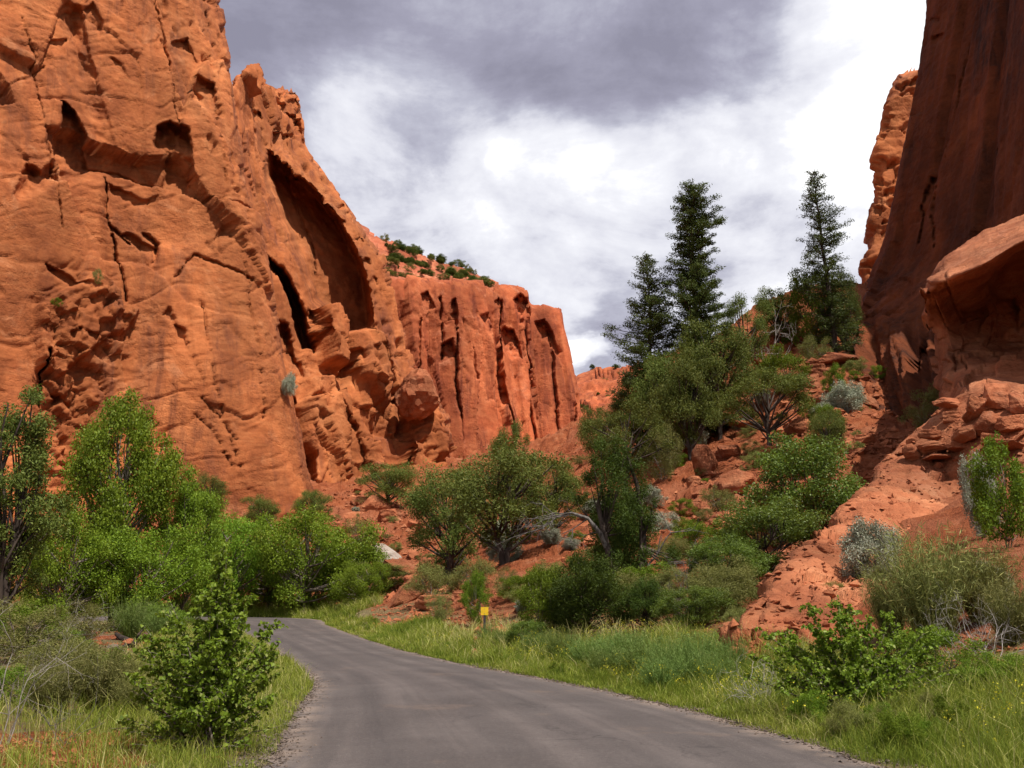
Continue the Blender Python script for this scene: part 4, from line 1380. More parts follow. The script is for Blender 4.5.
# ---- tall conifers
def conifer(label, px, by, ty, Y, profile, dens, trunkr, seed, lean=0.0, droop=.25, fill=1.0, wide=1.25):
    rng = np.random.default_rng(seed)
    x, y, z = at_px(px, by, Y)
    k = (y * CT + z * ST) / FPX
    zt = W(px, ty, y)[2]
    H = zt - z
    r = empty('tall_conifer', (x, y, z - .1))
    tag(r, label, 'tree')
    mb = MB()
    m = 14
    hh = np.linspace(0, 1, m)
    axis = np.stack([lean * H * (hh - 0) + .06 * rng.normal(size=m), .06 * rng.normal(size=m), hh * H * .99], -1)
    mb.tube(axis, trunkr * (1 - .93 * hh), 7)
    prof_h = [p[0] for p in profile]
    prof_w = [p[1] * k * wide for p in profile]
    C, R, AX = [], [], []
    h = .02
    while h < .985:
        nb = rng.integers(4, 7)
        a0 = rng.uniform(0, 6.28)
        for b in range(nb):
            if rng.uniform() > fill and h < .9: continue
            a = a0 + b * 6.28 / nb + rng.normal() * .3
            fh = 1 - h
            Lb = np.interp(fh, prof_h, prof_w) * rng.uniform(.5, 1.45) * (1 + .17 * math.sin(a + h * 11 + seed))
            s = np.array([np.interp(h, hh, axis[:, 0]), np.interp(h, hh, axis[:, 1]), h * H])
            d = np.array([math.cos(a), math.sin(a), 0])
            t = np.linspace(0, 1, 6)[:, None]
            rise = .35 * h - droop * (1 - h)
            pts = s + d * Lb * t + np.array([0, 0, 1.]) * Lb * (rise * t + .18 * t * t)
            mb.tube(pts, .10 * trunkr * (1.4 - t[:, 0]) + .008, 3)
            ns = max(2, int(Lb * 3.2))
            for q in range(ns):
                f = rng.uniform(.22, 1.03)
                side = np.array([-d[1], d[0], 0]) * rng.normal() * .16 * Lb * (1.1 - f)
                C.append(s + d * Lb * f + side + np.array([0, 0, Lb * (rise * f + .18 * f * f) + rng.normal() * .06]))
                R.append(rng.uniform(.34, .66) * (0.55 + .45 * min(1, Lb / 2)))
                AX.append(d)
        h += rng.uniform(.012, .024) * (1.25 - .5 * h)
    C, R = np.array(C), np.array(R)
    p, d = clump_points(rng, C, R, int(dens), .45, 2.5)
    V, Q, rr = leaf_geo(rng, p, d, .22, .26, .5)
    rr = np.clip(rr * .7 + .1 + perlin(p * .9, 3) * .4, 0, 1)
    link(bpy.data.objects.new('trunk', mb.mesh('trunk_mesh', DARKBARK)), r)
    link(bpy.data.objects.new('crown', mesh_from('crown_mesh', V, Q, LM['conifer'], False, {'rnd': ('FACE', rr)})), r)


conifer('tallest conifer, full dark crown, standing left of the red slope against the clouds', 698, 396, 179, 78,
        [(0, 1), (.04, 7), (.12, 15), (.2, 18), (.27, 14), (.36, 17), (.45, 21), (.56, 28), (.68, 24), (.8, 25), (1, 26)], 90000, .42, 11, fill=1.0)
conifer('shorter conifer of the pair, looser olive crown left of the tallest', 652, 402, 253, 80,
        [(0, 1), (.06, 7), (.15, 13), (.3, 18), (.45, 25), (.6, 24), (.75, 31), (.9, 28), (1, 22)], 46000, .3, 12, fill=.92)
conifer('lone sparse conifer high on the slope beside the cliff, trunk showing through', 833, 300, 168, 84,
        [(0, 1), (.08, 8), (.2, 13), (.35, 15), (.45, 13), (.58, 23), (.68, 12), (.8, 16), (1, 22)], 26000, .3, 13, lean=-.055, fill=.8, wide=1.3)


# ---- bare branching wood
def twigs(mb, rng, p, d, L, r, depth, bend=.35, split=(2, 4), up=.05):
    n = 5
    pts = [p]
    for i in range(n):
        d = unit(d + rng.normal(size=3) * bend * .35 + np.array([0, 0, up]))
        pts.append(pts[-1] + d * L / n)
    mb.tube(np.array(pts), np.linspace(r, r * .5, n + 1), 4)
    if depth <= 0: return
    for k in range(rng.integers(*split)):
        i = rng.integers(2, n + 1)
        dd = unit(d + rng.normal(size=3) * .75)
        twigs(mb, rng, pts[i], dd, L * rng.uniform(.45, .75), r * .55, depth - 1, bend, split, up)


def dead_bush(px, by, Y, H, label, seed, nst=5, depth=3, r=.018, mat=None, spread=.8, name='dead_bush'):
    rng = np.random.default_rng(seed)
    x, y, z = at_px(px, by, Y)
    mb = MB()
    for k in range(nst):
        a = rng.uniform(0, 6.28)
        twigs(mb, rng, np.array([rng.normal() * .05, rng.normal() * .05, -.03]), unit(np.array([math.cos(a) * spread, math.sin(a) * spread, 1])), H * rng.uniform(.5, .75), r * rng.uniform(.7, 1.2), depth, .5)
    o = link(bpy.data.objects.new(name, mb.mesh('twig_mesh', mat or DEADW)))
    o.location = (x, y, z)
    return tag(o, label, 'dead shrub')


dead_bush(2, 745, 11.5, 1.5, 'bleached bare shrub with forked twigs at the left edge', 8, 5, 4, .009, TWIGW, .35)
dead_bush(62, 748, 11.6, .75, 'low yellowish bare twigs arching over red soil, left foreground', 6, 6, 3, .005, GREYW, 1.6)
dead_bush(930, 650, 14.5, 1.2, 'grey bare twigs sticking out of the leafy bush at the right', 7, 6, 4, .008, None, 1.1)
dead_bush(985, 640, 15, 1.1, 'dry grey brush on the red bank by the right edge', 8, 9, 4, .008, None, .9)
dead_bush(765, 322, 84, 4.6, 'leafless pale treetop on the skyline between two pinyons', 9, 3, 4, .06, None, .35)
dead_bush(690, 590, 27, 1.5, 'tangle of grey dead branches right of the half-dead juniper', 10, 7, 4, .014, GREYW, 1.3)
dead_bush(805, 352, 62, 1.3, 'fallen grey branches among boulders near the slope top', 14, 6, 3, .03, None, 2.0)
dead_bush(762, 690, 15.4, .8, 'wispy dry grey weed at the lower end of the slab outcrop', 15, 14, 3, .006, None, .8)
dead_bush(86, 622, 34, 1.4, 'bare grey brush beside the fallen log', 16, 10, 3, .012, None, .8)


# ---- half-dead juniper on the slope
def half_dead_juniper():
    rng = np.random.default_rng(44)
    x, y, z = at_px(628, 598, 32)
    k = (y * CT + z * ST) / FPX
    r = empty('juniper_tree', (x, y, z - .05))
    tag(r, 'half-dead juniper with a bare grey limb sweeping left, middle of the picture', 'tree')
    q = lambda px, py, dy=0: np.array([(px - 628) * k, dy, (598 - py) * k])
    mb = MB()
    mb.tube(np.array([q(632, 602), q(640, 575), q(646, 545, .2), q(644, 515, .1), q(640, 480), q(630, 450, -.1)]), [.16, .13, .11, .09, .07, .03], 7)
    mb.tube(np.array([q(630, 602), q(622, 580, -.2), q(612, 560, -.3), q(606, 535, -.2), q(600, 500), q(606, 470)]), [.17, .14, .12, .10, .07, .03], 7)
    C = [(612, 455, 15), (596, 470, 14), (630, 462, 16), (640, 485, 14), (615, 480, 17), (586, 486, 10), (624, 505, 18), (606, 505, 13), (640, 512, 12), (618, 530, 16), (634, 540, 16), (648, 520, 10), (625, 560, 15), (612, 548, 11),
         (640, 565, 13), (676, 545, 10), (664, 556, 9), (604, 440, 9), (622, 440, 10), (598, 455, 9), (652, 500, 8), (690, 560, 8), (655, 578, 10)]
    CC, RR = [], []
    for a, b, s in C:
        for _ in range(3):
            CC.append(q(a + rng.normal() * s * .45, b + rng.normal() * s * .4, rng.normal() * s * k * .9))
            RR.append(s * k * rng.uniform(.55, .95))
    CC, RR = np.array(CC), np.array(RR)
    for c in CC[::2]:
        s = q(642, 540) if c[0] > .3 else q(606, 530)
        t = np.linspace(0, 1, 5)[:, None]
        mb.tube(s * (1 - t) + c * t + np.array([0, 0, -.2]) * t * (1 - t), .045 * (1.1 - t[:, 0]), 4)
    link(bpy.data.objects.new('trunk', mb.mesh('trunk_mesh', DARKBARK)), r)
    p, d = clump_points(rng, CC, RR, 34000, 1.1)
    V, Q, rr = leaf_geo(rng, p, d, .075, .34, .3)
    rr = np.clip(rr * .7 + .1 + perlin(p * 2.0, 3) * .4, 0, 1)
    link(bpy.data.objects.new('crown', mesh_from('crown_mesh', V, Q, LM['juniper'], False, {'rnd': ('FACE', rr)})), r)
    mb = MB()
    main = np.array([q(608, 545, -.2), q(600, 528, -.4), q(588, 514, -.5), q(572, 509, -.6), q(558, 513, -.6), q(546, 522, -.6)])
    mb.tube(main, [.08, .07, .055, .04, .025, .012], 6)
    for i in (1, 2, 2, 3, 3, 3, 4, 4, 4, 5, 5):
        twigs(mb, rng, main[i], unit(np.array([-1, rng.normal() * .5, rng.normal() * .35])), rng.uniform(.5, 1.1), .02, 3, .4, (2, 4), -.03)
    link(bpy.data.objects.new('dead_limb', mb.mesh('limb_mesh', GREYW)), r)
    for px, py in ((690, 545), (700, 570), (680, 520)):
        mb = MB()
        twigs(mb, rng, q(648, 560), unit(q(px, py) - q(650, 560)), 1.3, .03, 3, .4, (2, 4), 0)
        link(bpy.data.objects.new('dead_branch', mb.mesh('branch_mesh', GREYW)), r)


half_dead_juniper()


# ---- leafy foreground saplings (single leaves show)
def sapling(label, px, by, Y, stems, seed, nleaf, lsize, name='cottonwood_sapling'):
    """stems: list of (top px, top py, depth offset)"""
    rng = np.random.default_rng(seed)
    x, y, z = at_px(px, by, Y)
    k = (y * CT + z * ST) / FPX
    r = empty(name, (x, y, z - .03))
    tag(r, label, 'sapling')
    mb = MB()
    LC, LO = [], []
    tot = sum(abs(t[1] - by) for t in stems)
    for (tx, ty, dy) in stems:
        b = np.array([rng.normal() * .10, rng.normal() * .08, 0])
        e = np.array([(tx - px) * k, dy, (by - ty) * k * 1.0])
        mid = b * .45 + e * .45 + np.array([-(e[0]) * .12, 0, .10 * e[2]])
        t = np.linspace(0, 1, 9)[:, None]
        pts = b * (1 - t) ** 2 + 2 * mid * t * (1 - t) + e * t * t + rng.normal(size=(9, 3)) * .012
        L_ = np.linalg.norm(e - b)
        mb.tube(pts, .012 * (1.15 - t[:, 0]) * (L_ ** .5), 5)
        nt = max(3, int(L_ * 13))
        tw = []
        for q in range(nt):
            f = rng.uniform(.16, .98)
            s = b * (1 - f) ** 2 + 2 * mid * f * (1 - f) + e * f * f
            a = rng.uniform(0, 6.28)
            d = unit(np.array([math.cos(a), math.sin(a), rng.uniform(.1, .9)]))
            l = rng.uniform(.18, .52) * (1.15 - f) + .07
            tt = np.linspace(0, 1, 4)[:, None]
            pp = s + d * l * tt + np.array([0, 0, -.06]) * tt * tt
            mb.tube(pp, .0035 * (1.2 - tt[:, 0]), 3)
            tw.append((s, d, l))
        n = int(nleaf * abs(ty - by) / tot)
        for q in range(n):
            if rng.uniform() < .72 and tw:
                s, d, l = tw[rng.integers(len(tw))]
                f = rng.uniform(.15, 1.05)
                c = s + d * l * f + np.array([0, 0, -.06 * f * f])
            else:
                f = rng.uniform(.25, 1.0)
                c = b * (1 - f) ** 2 + 2 * mid * f * (1 - f) + e * f * f
            o = unit(rng.normal(size=3))
            LC.append(c + o * lsize * .7)
            LO.append(o)
    LC, LO = np.array(LC), np.array(LO)
    V, Q, rr = leaf_geo(rng, LC, LO, lsize, .95, .55, True, np.array([0, 0, -.6]) + LO * .6)
    link(bpy.data.objects.new('stem', mb.mesh('stem_mesh', BARK)), r)
    link(bpy.data.objects.new('foliage', mesh_from('foliage_mesh', V, Q, LM['oak2'], False, {'rnd': ('FACE', rr)})), r)


LM['oak2'] = leaf_material('sapling_leaves', [(.105, .180, .014), (.200, .320, .026), (.290, .41, .040), (.44, .50, .16)], .5, .5, .25)
st = [(212, 546, 0), (209, 556, .05), (215, 562, -.05), (211, 572, .1), (219, 585, 0), (216, 575, .1), (205, 590, -.1), (226, 600, .15), (186, 598, 0), (170, 622, .2), (240, 612, -.1), (258, 640, .1), (150, 650, -.2), (200, 620, .3), (230, 640, .3), (138, 690, .1), (262, 670, -.2),
      (180, 650, -.35), (215, 640, -.4), (245, 665, -.3), (160, 680, .4), (268, 700, .1), (150, 715, -.2), (205, 665, .5), (225, 690, -.5), (185, 700, -.4), (250, 715, .3), (266, 655, .2), (190, 630, .1), (128, 715, 0), (205, 700, -.6), (235, 705, -.45), (128, 650, .1), (140, 628, -.1), (122, 690, .2), (155, 612, .2), (272, 640, .1), (274, 690, -.1), (265, 622, .2), (135, 670, -.4), (150, 690, .5), (268, 672, .4), (172, 605, -.3), (240, 596, .2), (118, 722, -.1), (276, 722, .1), (145, 735, -.3), (258, 735, -.3)]
sapling('leafy green sapling with a tall top shoot beside the left road edge', 203, 748, 11.3, st, 21, 15500, .042)
st = [(752, 660, .3), (765, 612, .2), (812, 588, -.1), (846, 582, .1), (905, 598, .3), (950, 628, .4), (985, 660, .1), (930, 610, -.3), (975, 680, -.3), (770, 628, 0), (790, 615, .3), (815, 606, .1), (840, 600, -.2), (862, 590, .2), (800, 640, -.3), (775, 655, .1), (830, 625, .3), (855, 615, -.3), (880, 600, .2), (900, 620, -.1), (870, 635, .4), (920, 630, .1), (940, 645, -.1), (760, 640, .2),
      (835, 650, -.5), (800, 660, -.4), (900, 655, -.5), (960, 655, .1), (870, 655, -.6), (780, 670, -.2)]
sapling('spreading leafy bush with dead twigs in the grass of the right verge', 858, 704, 13.6, st, 22, 12500, .043, 'leafy_bush')


# ---- feathery brush
def brush_mesh(seed, n, mat, w=.006, leafy=3, spread=.75, fine=1.0):
    rng = np.random.default_rng(seed)
    a = rng.uniform(0, 6.28, n)
    tilt = np.abs(rng.normal(0, 1, n)) * .33 * spread + .02
    L_ = rng.uniform(.55, 1.05, n) * (1 - .25 * tilt)
    d0 = np.stack([np.cos(a) * tilt, np.sin(a) * tilt, np.ones(n)], -1)
    b = np.stack([np.cos(a), np.sin(a), a * 0], -1) * rng.uniform(0, .16, n)[:, None]
    seg = 4
    P = [b]
    for i in range(seg):
        d0 = unit(d0 + np.stack([np.cos(a), np.sin(a), a * 0], -1) * .06 + rng.normal(size=(n, 3)) * .07)
        P.append(P[-1] + d0 * (L_ / seg)[:, None])
    P = np.array(P)                                                   # seg+1, n, 3
    side = unit(rng.normal(size=(n, 3)) * np.array([1, 1, .1]))
    ww = w * (1 - .85 * np.linspace(0, 1, seg + 1))[:, None, None]
    A, B = P - side * ww, P + side * ww
    V = np.stack([A, B], 2).transpose(1, 0, 2, 3).reshape(-1, 3)       # n, seg+1, 2
    i = np.arange(n)[:, None] * (2 * (seg + 1)) + np.arange(seg)[None] * 2
    Q = np.stack([i, i + 1, i + 3, i + 2], -1).reshape(-1, 4)
    r = np.repeat(rng.uniform(0, 1, n), seg)
    # fine side leaves
    m = n * leafy
    j = rng.integers(0, n, m)
    f = rng.uniform(.3, 1, m) * seg
    k = np.minimum(f.astype(int), seg - 1)
    c = P[k, j] * (1 - (f - k))[:, None] + P[k + 1, j] * (f - k)[:, None]
    ax = unit(P[k + 1, j] - P[k, j] + rng.normal(size=(m, 3)) * .5)
    V2, Q2, r2 = leaf_geo(rng, c + ax * .03, ax, .075 * fine, .10, 0, False, ax * 2)
    V = np.concatenate([V, V2])
    Q = np.concatenate([Q, Q2 + (n * 2 * (seg + 1))])
    return mesh_from('brush_mesh', V, Q, mat, False, {'rnd': ('FACE', np.concatenate([r, r2]))})


BR = {'rabbit': [brush_mesh(60 + i, 700, LM['rabbit'], .005, 9) for i in range(2)],
      'tuft': [brush_mesh(70 + i, 520, LM['greygrass'], .007, 8, 1.15) for i in range(3)]}


def brush(kind, px, by, ty, wpx, label, Y=None, group=None):
    x, y, z = at_px(px, by, Y)
    d = y * CT + (z - CAMH) * ST
    H = max(.2, W(px, ty, y)[2] - z)
    o = link(bpy.data.objects.new('rabbitbrush', BR[kind][int(RNG.integers(len(BR[kind])))]))
    w_ = wpx * d / FPX / .95
    o.location, o.scale, o.rotation_euler = (x, y, z - .02), (w_, w_, H / .95), (0, 0, RNG.uniform(0, 6.28))
    return tag(o, label, 'shrub', group)


for a in [('rabbit', 96, 716, 640, 84, 'feathery blue-green brush on the red soil, left of the leafy sapling', 14.5), ('rabbit', 50, 722, 655, 66, 'feathery brush between the bleached shrub and its bluer neighbour', 14.0),
          ('rabbit', 138, 720, 668, 54, 'small feathery brush tucked against the leafy sapling', 14.2),
          ('rabbit', 932, 622, 524, 100, 'large feathery olive brush in front of the slab outcrop', 17.2), ('rabbit', 985, 626, 540, 80, 'feathery brush at the right edge, below the lime bush', 17.4), ('rabbit', 890, 618, 560, 54, 'feathery brush below the large silver sagebrush', 18.2),
          ('rabbit', 1012, 640, 575, 60, 'dull brush cut off by the right edge above the grass', 15.5),
          ('tuft', 132, 622, 594, 44, 'pale green tuft behind the fallen log', 36), ('tuft', 160, 626, 600, 36, 'pale green tuft right of the fallen log', 34)]:
    brush(*a)
for i, (px, by, ty, wpx) in enumerate([(562, 664, 634, 34), (590, 670, 640, 40), (618, 672, 636, 44), (645, 680, 640, 48), (672, 686, 640, 44), (690, 690, 650, 40), (720, 692, 655, 34), (606, 680, 652, 36), (660, 694, 658, 40), (536, 656, 636, 26),
                                       (505, 650, 634, 24), (488, 644, 630, 18), (700, 676, 636, 40), (735, 680, 640, 28), (630, 664, 634, 40)]):
    brush('tuft', px, by, ty - 8, wpx * 1.25, 'bushy green tuft in the grass along the right verge, below the junipers', None, 'bushy tufts along the right verge')

n = 0
for _ in range(900):
    if n >= 34: break
    px, py = RNG.uniform(430, 1020), RNG.uniform(650, 760)
    g = hit(px, py)
    if g is None: continue
    rd_ = float(road_dist(np.array([g[0]]), np.array([g[1]]))[0])
    if not .4 < rd_ < 3.2: continue
    s = RNG.uniform(.22, .5)
    grow(str(RNG.choice(['greenbush', 'olive', 'greenbush', 'lime'])), (g[0], g[1], gz(g[0], g[1]) - .03), s, s * 1.1, 'small leafy weed in the tall grass of the right verge', 'weeds in the right verge', parts=False)
    n += 1

# ---- small shrubs scattered over the slopes
n = 0
for _ in range(4000):
    if n >= 46: break
    px, py = RNG.uniform(330, 470), RNG.uniform(478, 600)
    g = hit(px, py)
    if g is None or g[2] < 1.0 or g[1] > 150: continue
    s = RNG.uniform(.5, 1.3)
    grow(str(RNG.choice(['olive', 'olive', 'sage', 'olive', 'olive'])), (g[0], g[1], gz(g[0], g[1]) - .05), s * .75, s * 1.2, 'small grey-green shrub dotting the red talus between the grove and the pillar', 'small shrubs on the left talus', parts=False)
    n += 1
n = 0
for _ in range(4000):
    if n >= 135: break
    px, py = RNG.uniform(470, 880), RNG.uniform(330, 640)
    g = hit(px, py)
    if g is None or g[2] < .8 or g[1] > 120 or g[1] < 20: continue
    if px > 760 and py > 470: continue
    s = RNG.uniform(.45, 1.7)
    grow(str(RNG.choice(['olive', 'olive', 'greenbush', 'olive', 'sage', 'olive', 'greenbush'])), (g[0], g[1], gz(g[0], g[1]) - .05), s * .8, s * 1.2, 'small shrub dotting the bare red soil of the right-hand slope', 'small shrubs on the right slope', parts=False)
    n += 1


def on_sheet(sh, n, cond, hs, label, group, kinds):
    pts = sh.points()
    c = 0
    for _ in range(5000):
        if c >= n: break
        i, j = RNG.integers(1, sh.R - 2), RNG.integers(1, sh.C - 2)
        if not cond(sh.px[i, j], sh.py[i, j], i / sh.R): continue
        s = RNG.uniform(*hs)
        p = pts[i, j]
        grow(str(RNG.choice(kinds)), (p[0], p[1], p[2] - .1 * s), s, s * 1.25, label, group, parts=False)
        c += 1


on_sheet(CAPS, 95, lambda x, y, f: 384 < x < 490 and .2 < f < .97, (1.6, 4.4), 'tiny dark juniper on the layered rim above the far cliff', 'junipers on the far rim', ['pinyon', 'juniper', 'olive'])
on_sheet(HILL, 75, lambda x, y, f: 560 < x < 700 and f > .3, (2.0, 4.5), 'tiny dark juniper on the distant red hillside', 'junipers on the distant hill', ['pinyon', 'juniper', 'olive'])


# ------------------------------------------------------------------ rocks
def rock_mesh(seed, flatz=.7, sub=4, rough=.035, omin=.62):
    rng = np.random.default_rng(seed)
    import bmesh
    bm = bmesh.new()
    bmesh.ops.create_icosphere(bm, subdivisions=sub, radius=1)
    bm.verts.ensure_lookup_table()
    d = unit(np.array([v.co[:] for v in bm.verts]))
    F = np.array([[v.index for v in f.verts] for f in bm.faces])
    bm.free()
    nr = unit(rng.normal(size=(15, 3)))
    nr = np.concatenate([nr, np.array([[0, 0, 1.], [0, 0, -1.]]) + rng.normal(size=(2, 3)) * .12])
    o = rng.uniform(omin, 1.0, len(nr))
    c = d @ unit(nr).T
    r = np.min(np.where(c > .05, o / np.maximum(c, .05), 9), axis=1)
    r = np.minimum(r, 1.25)
    p = d * r[:, None]
    p *= 1 + rough * .6 * fbm(p * 2.5, 4, seed)[:, None] * 2
    p += unit(p) * (.03 * np.sin(p[:, 2:3] * 14 + 3 * perlin(p * 2, seed)[:, None])) * (perlin(p * 1.2, seed + 3)[:, None] > -.1)
    p[:, 2] *= flatz
    return p, F


ROCKS = []
for i in range(7):
    p, F = rock_mesh(300 + i, (.7, .55, .8, .45, .65, .35, .9)[i])
    ROCKS.append(mesh_from('rock_mesh', p, F, M_ROCK, False))
p, F = rock_mesh(330, .7)
ROUNDROCK = mesh_from('rock_mesh', rock_mesh(352, 1.1, 4, .16, .95)[0], F, M_ROCK, False)
PALEROCK = mesh_from('rock_mesh', p, F, M_PALE, False)


def rock(px, cy, wpx, hpx, label, Y=None, group=None, me=None, tilt=None, name='boulder'):
    if Y is None:
        g = hit(px, cy + hpx * .35)
        if g is None: return
        Y = g[1]
    x, y, z = W(px, cy, Y)
    k = (y * CT + z * ST) / FPX
    o = link(bpy.data.objects.new(name, me or ROCKS[int(RNG.integers(7))]))
    o.location = (x, y + wpx * k * .2, z)
    o.scale = (wpx * k * .55, wpx * k * .5, hpx * k * .62 / .68)
    o.rotation_euler = (RNG.normal() * .15, RNG.normal() * .15 if tilt is None else tilt, RNG.uniform(-.6, .6) + (0 if wpx > hpx * 1.6 else RNG.uniform(0, 6.28)))
    return tag(o, label, 'boulder', group)


BOULDERS = [
    (382, 556, 34, 22, 'lichen-white boulder at the foot of the middle talus', None, PALEROCK), (405, 568, 36, 24, 'red boulder beside the lichen-white one', None),
    (427, 526, 32, 20, 'broad red boulder on the talus with a sunlit top', None), (445, 528, 20, 24, 'red block in shade behind the broad talus boulder', None), (390, 516, 28, 18, 'jagged red block above the lichen-white boulder', None),
    (386, 470, 30, 12, 'flat pale slab at the foot of the pillar cliff', None), (416, 478, 16, 24, 'tilted red slab leaning at the pillar foot', None), (289, 522, 18, 9, 'small red block at the edge of the grove', None),
    (417, 394, 36, 24, 'rounded balanced boulder perched on a ledge of the pillar cliff', 156, 'round'),
    (350, 530, 20, 14, 'red block left of the grey-green talus shrub', None), (322, 520, 22, 14, 'red block under the pillar foot, next to the bushy pinyon', None), (44, 506, 20, 14, 'pale rock behind the left-hand cottonwoods', 88), (222, 522, 12, 10, 'small rock right of the small dark pinyon', None),
    (707, 462, 24, 24, 'upright sunlit boulder in the red gully', None), (698, 484, 18, 11, 'dark-faced block below the upright gully boulder', None), (728, 489, 22, 16, 'square block right of the upright gully boulder', None), (716, 408, 18, 13, 'boulder above the red gully', None),
    (708, 420, 28, 22, 'wide cracked boulder at the head of the red gully', None), (722, 382, 24, 18, 'dark red boulder under the wide grey-green pinyon', None), (797, 330, 28, 22, 'large square boulder near the top of the slope', None), (806, 341, 26, 14, 'pale low boulder in front of the large square one', None),
    (838, 358, 32, 26, 'big tilted boulder left of the cliff foot', None), (856, 256, 20, 20, 'orange block on the skyline beside the sunlit fin', None), (848, 320, 20, 10, 'flat rock in the rubble chute', None), (838, 414, 18, 12, 'block below the big tilted boulder', None),
    (800, 430, 24, 24, 'blocky boulder behind the open-crowned pinyon', None), (790, 452, 26, 12, 'low slab below the blocky boulder', None), (690, 510, 22, 16, 'rounded boulder at the bottom of the red gully', None),
    (976, 404, 18, 20, 'rounded block under the ledge, left of the largest slab', 39.5), (1000, 396, 32, 30, 'largest slab resting under the ledge', 39.6), (988, 424, 22, 18, 'block beneath the largest slab', 38.6), (955, 418, 22, 14, 'flat block on the shelf left of the ledge', 41), (1016, 424, 28, 18, 'long block at the right edge under the ledge', 37.8), (1006, 446, 34, 14, 'thin slab below the ledge blocks', 36.6),
    (932, 434, 20, 12, 'topmost plate of the slab stack by the shelf', 40.4), (936, 446, 26, 8, 'middle plate of the slab stack', 40), (940, 456, 28, 8, 'lowest plate of the slab stack', 39.6), (960, 446, 22, 10, 'wedge of rock right of the slab stack', 39.4), (914, 452, 16, 12, 'small boulder left of the slab stack', 40.6),
    (950, 402, 26, 16, 'cracked block at the left end of the ledge bench', 41.5), (1020, 404, 22, 26, 'tall block at the picture edge on the ledge bench', 38.6), (968, 434, 24, 14, 'angular block in the second row below the ledge', 38.8), (996, 440, 26, 14, 'pale-topped block in the second row below the ledge', 37.4),
    (946, 470, 22, 12, 'lone block lying lower on the slab outcrop', None), (900, 470, 20, 12, 'block at the shaded notch above the slab outcrop', None), (868, 440, 22, 14, 'sunlit boulder at the fluted cliff foot', None), (852, 452, 16, 10, 'small boulder beside the sunlit cliff-foot boulder', None),
    (516, 596, 14, 9, 'small pale rock on red soil right of the yellow marker', None), (502, 630, 26, 9, 'low pale rock beside the yellow marker post', None),
]
for b in BOULDERS:
    rock(b[0], b[1], b[2], b[3], b[4], b[5], None, (ROUNDROCK if b[6] == 'round' else b[6]) if len(b) > 6 else None)


def scatter_rocks(n, x0, x1, y0, y1, s0, s1, label, group, cond=lambda px, py, g: True, name='rock'):
    c = 0
    for _ in range(9000):
        if c >= n: break
        px, py = RNG.uniform(x0, x1), RNG.uniform(y0, y1)
        g = hit(px, py)
        if g is None or not cond(px, py, g): continue
        s = s0 * (s1 / s0) ** (RNG.uniform() ** 1.8)
        o = link(bpy.data.objects.new(name, ROCKS[int(RNG.integers(7))]))
        o.location = (g[0], g[1], gz(g[0], g[1]) + .08 * s)
        o.scale = (s * RNG.uniform(.4, .75), s * RNG.uniform(.4, .75), s * RNG.uniform(.35, .7))
        o.rotation_euler = (RNG.normal() * .3, RNG.normal() * .3, RNG.uniform(0, 6.28))
        tag(o, label, 'rock', group)
        c += 1


scatter_rocks(95, 325, 470, 478, 640, .35, 3.0, 'loose angular red rock on the talus below the pillar cliff', 'rocks on the left talus', lambda px, py, g: g[2] > .9 and g[1] < 150)
scatter_rocks(135, 560, 900, 300, 560, .35, 2.7, 'loose angular red rock on the right-hand slope', 'rocks on the right slope', lambda px, py, g: g[2] > 1.5 and 22 < g[1] < 110)
scatter_rocks(14, 0, 60, 500, 540, .4, 1.6, 'loose red rock at the foot of the big left wall', 'rocks below the left wall', lambda px, py, g: g[1] > 70)


def slab_rocks():
    pts = SLAB.points()
    c = 0
    for _ in range(4000):
        if c >= 48: break
        i, j = RNG.integers(2, SLAB.R - 2), RNG.integers(SLAB.C // 4, SLAB.C - 3)
        px, py = SLAB.px[i, j], SLAB.py[i, j]
        if not (820 < px < 1024 and 400 < py < 560) and RNG.uniform() < .75: continue
        p = pts[i, j]
        s = RNG.uniform(.15, .4) * (1 + 1.5 * (py < 480) * RNG.uniform())
        o = link(bpy.data.objects.new('rock', ROCKS[int(RNG.integers(7))]))
        o.location, o.scale = (p[0], p[1], p[2] + .05 * s), (s * .6, s * .55, s * RNG.uniform(.3, .6))
        o.rotation_euler = (RNG.normal() * .3, RNG.normal() * .3, RNG.uniform(0, 6.28))
        tag(o, 'broken red rock lying on the sloping slab outcrop', 'rock', 'rocks on the slab outcrop')
        c += 1


slab_rocks()


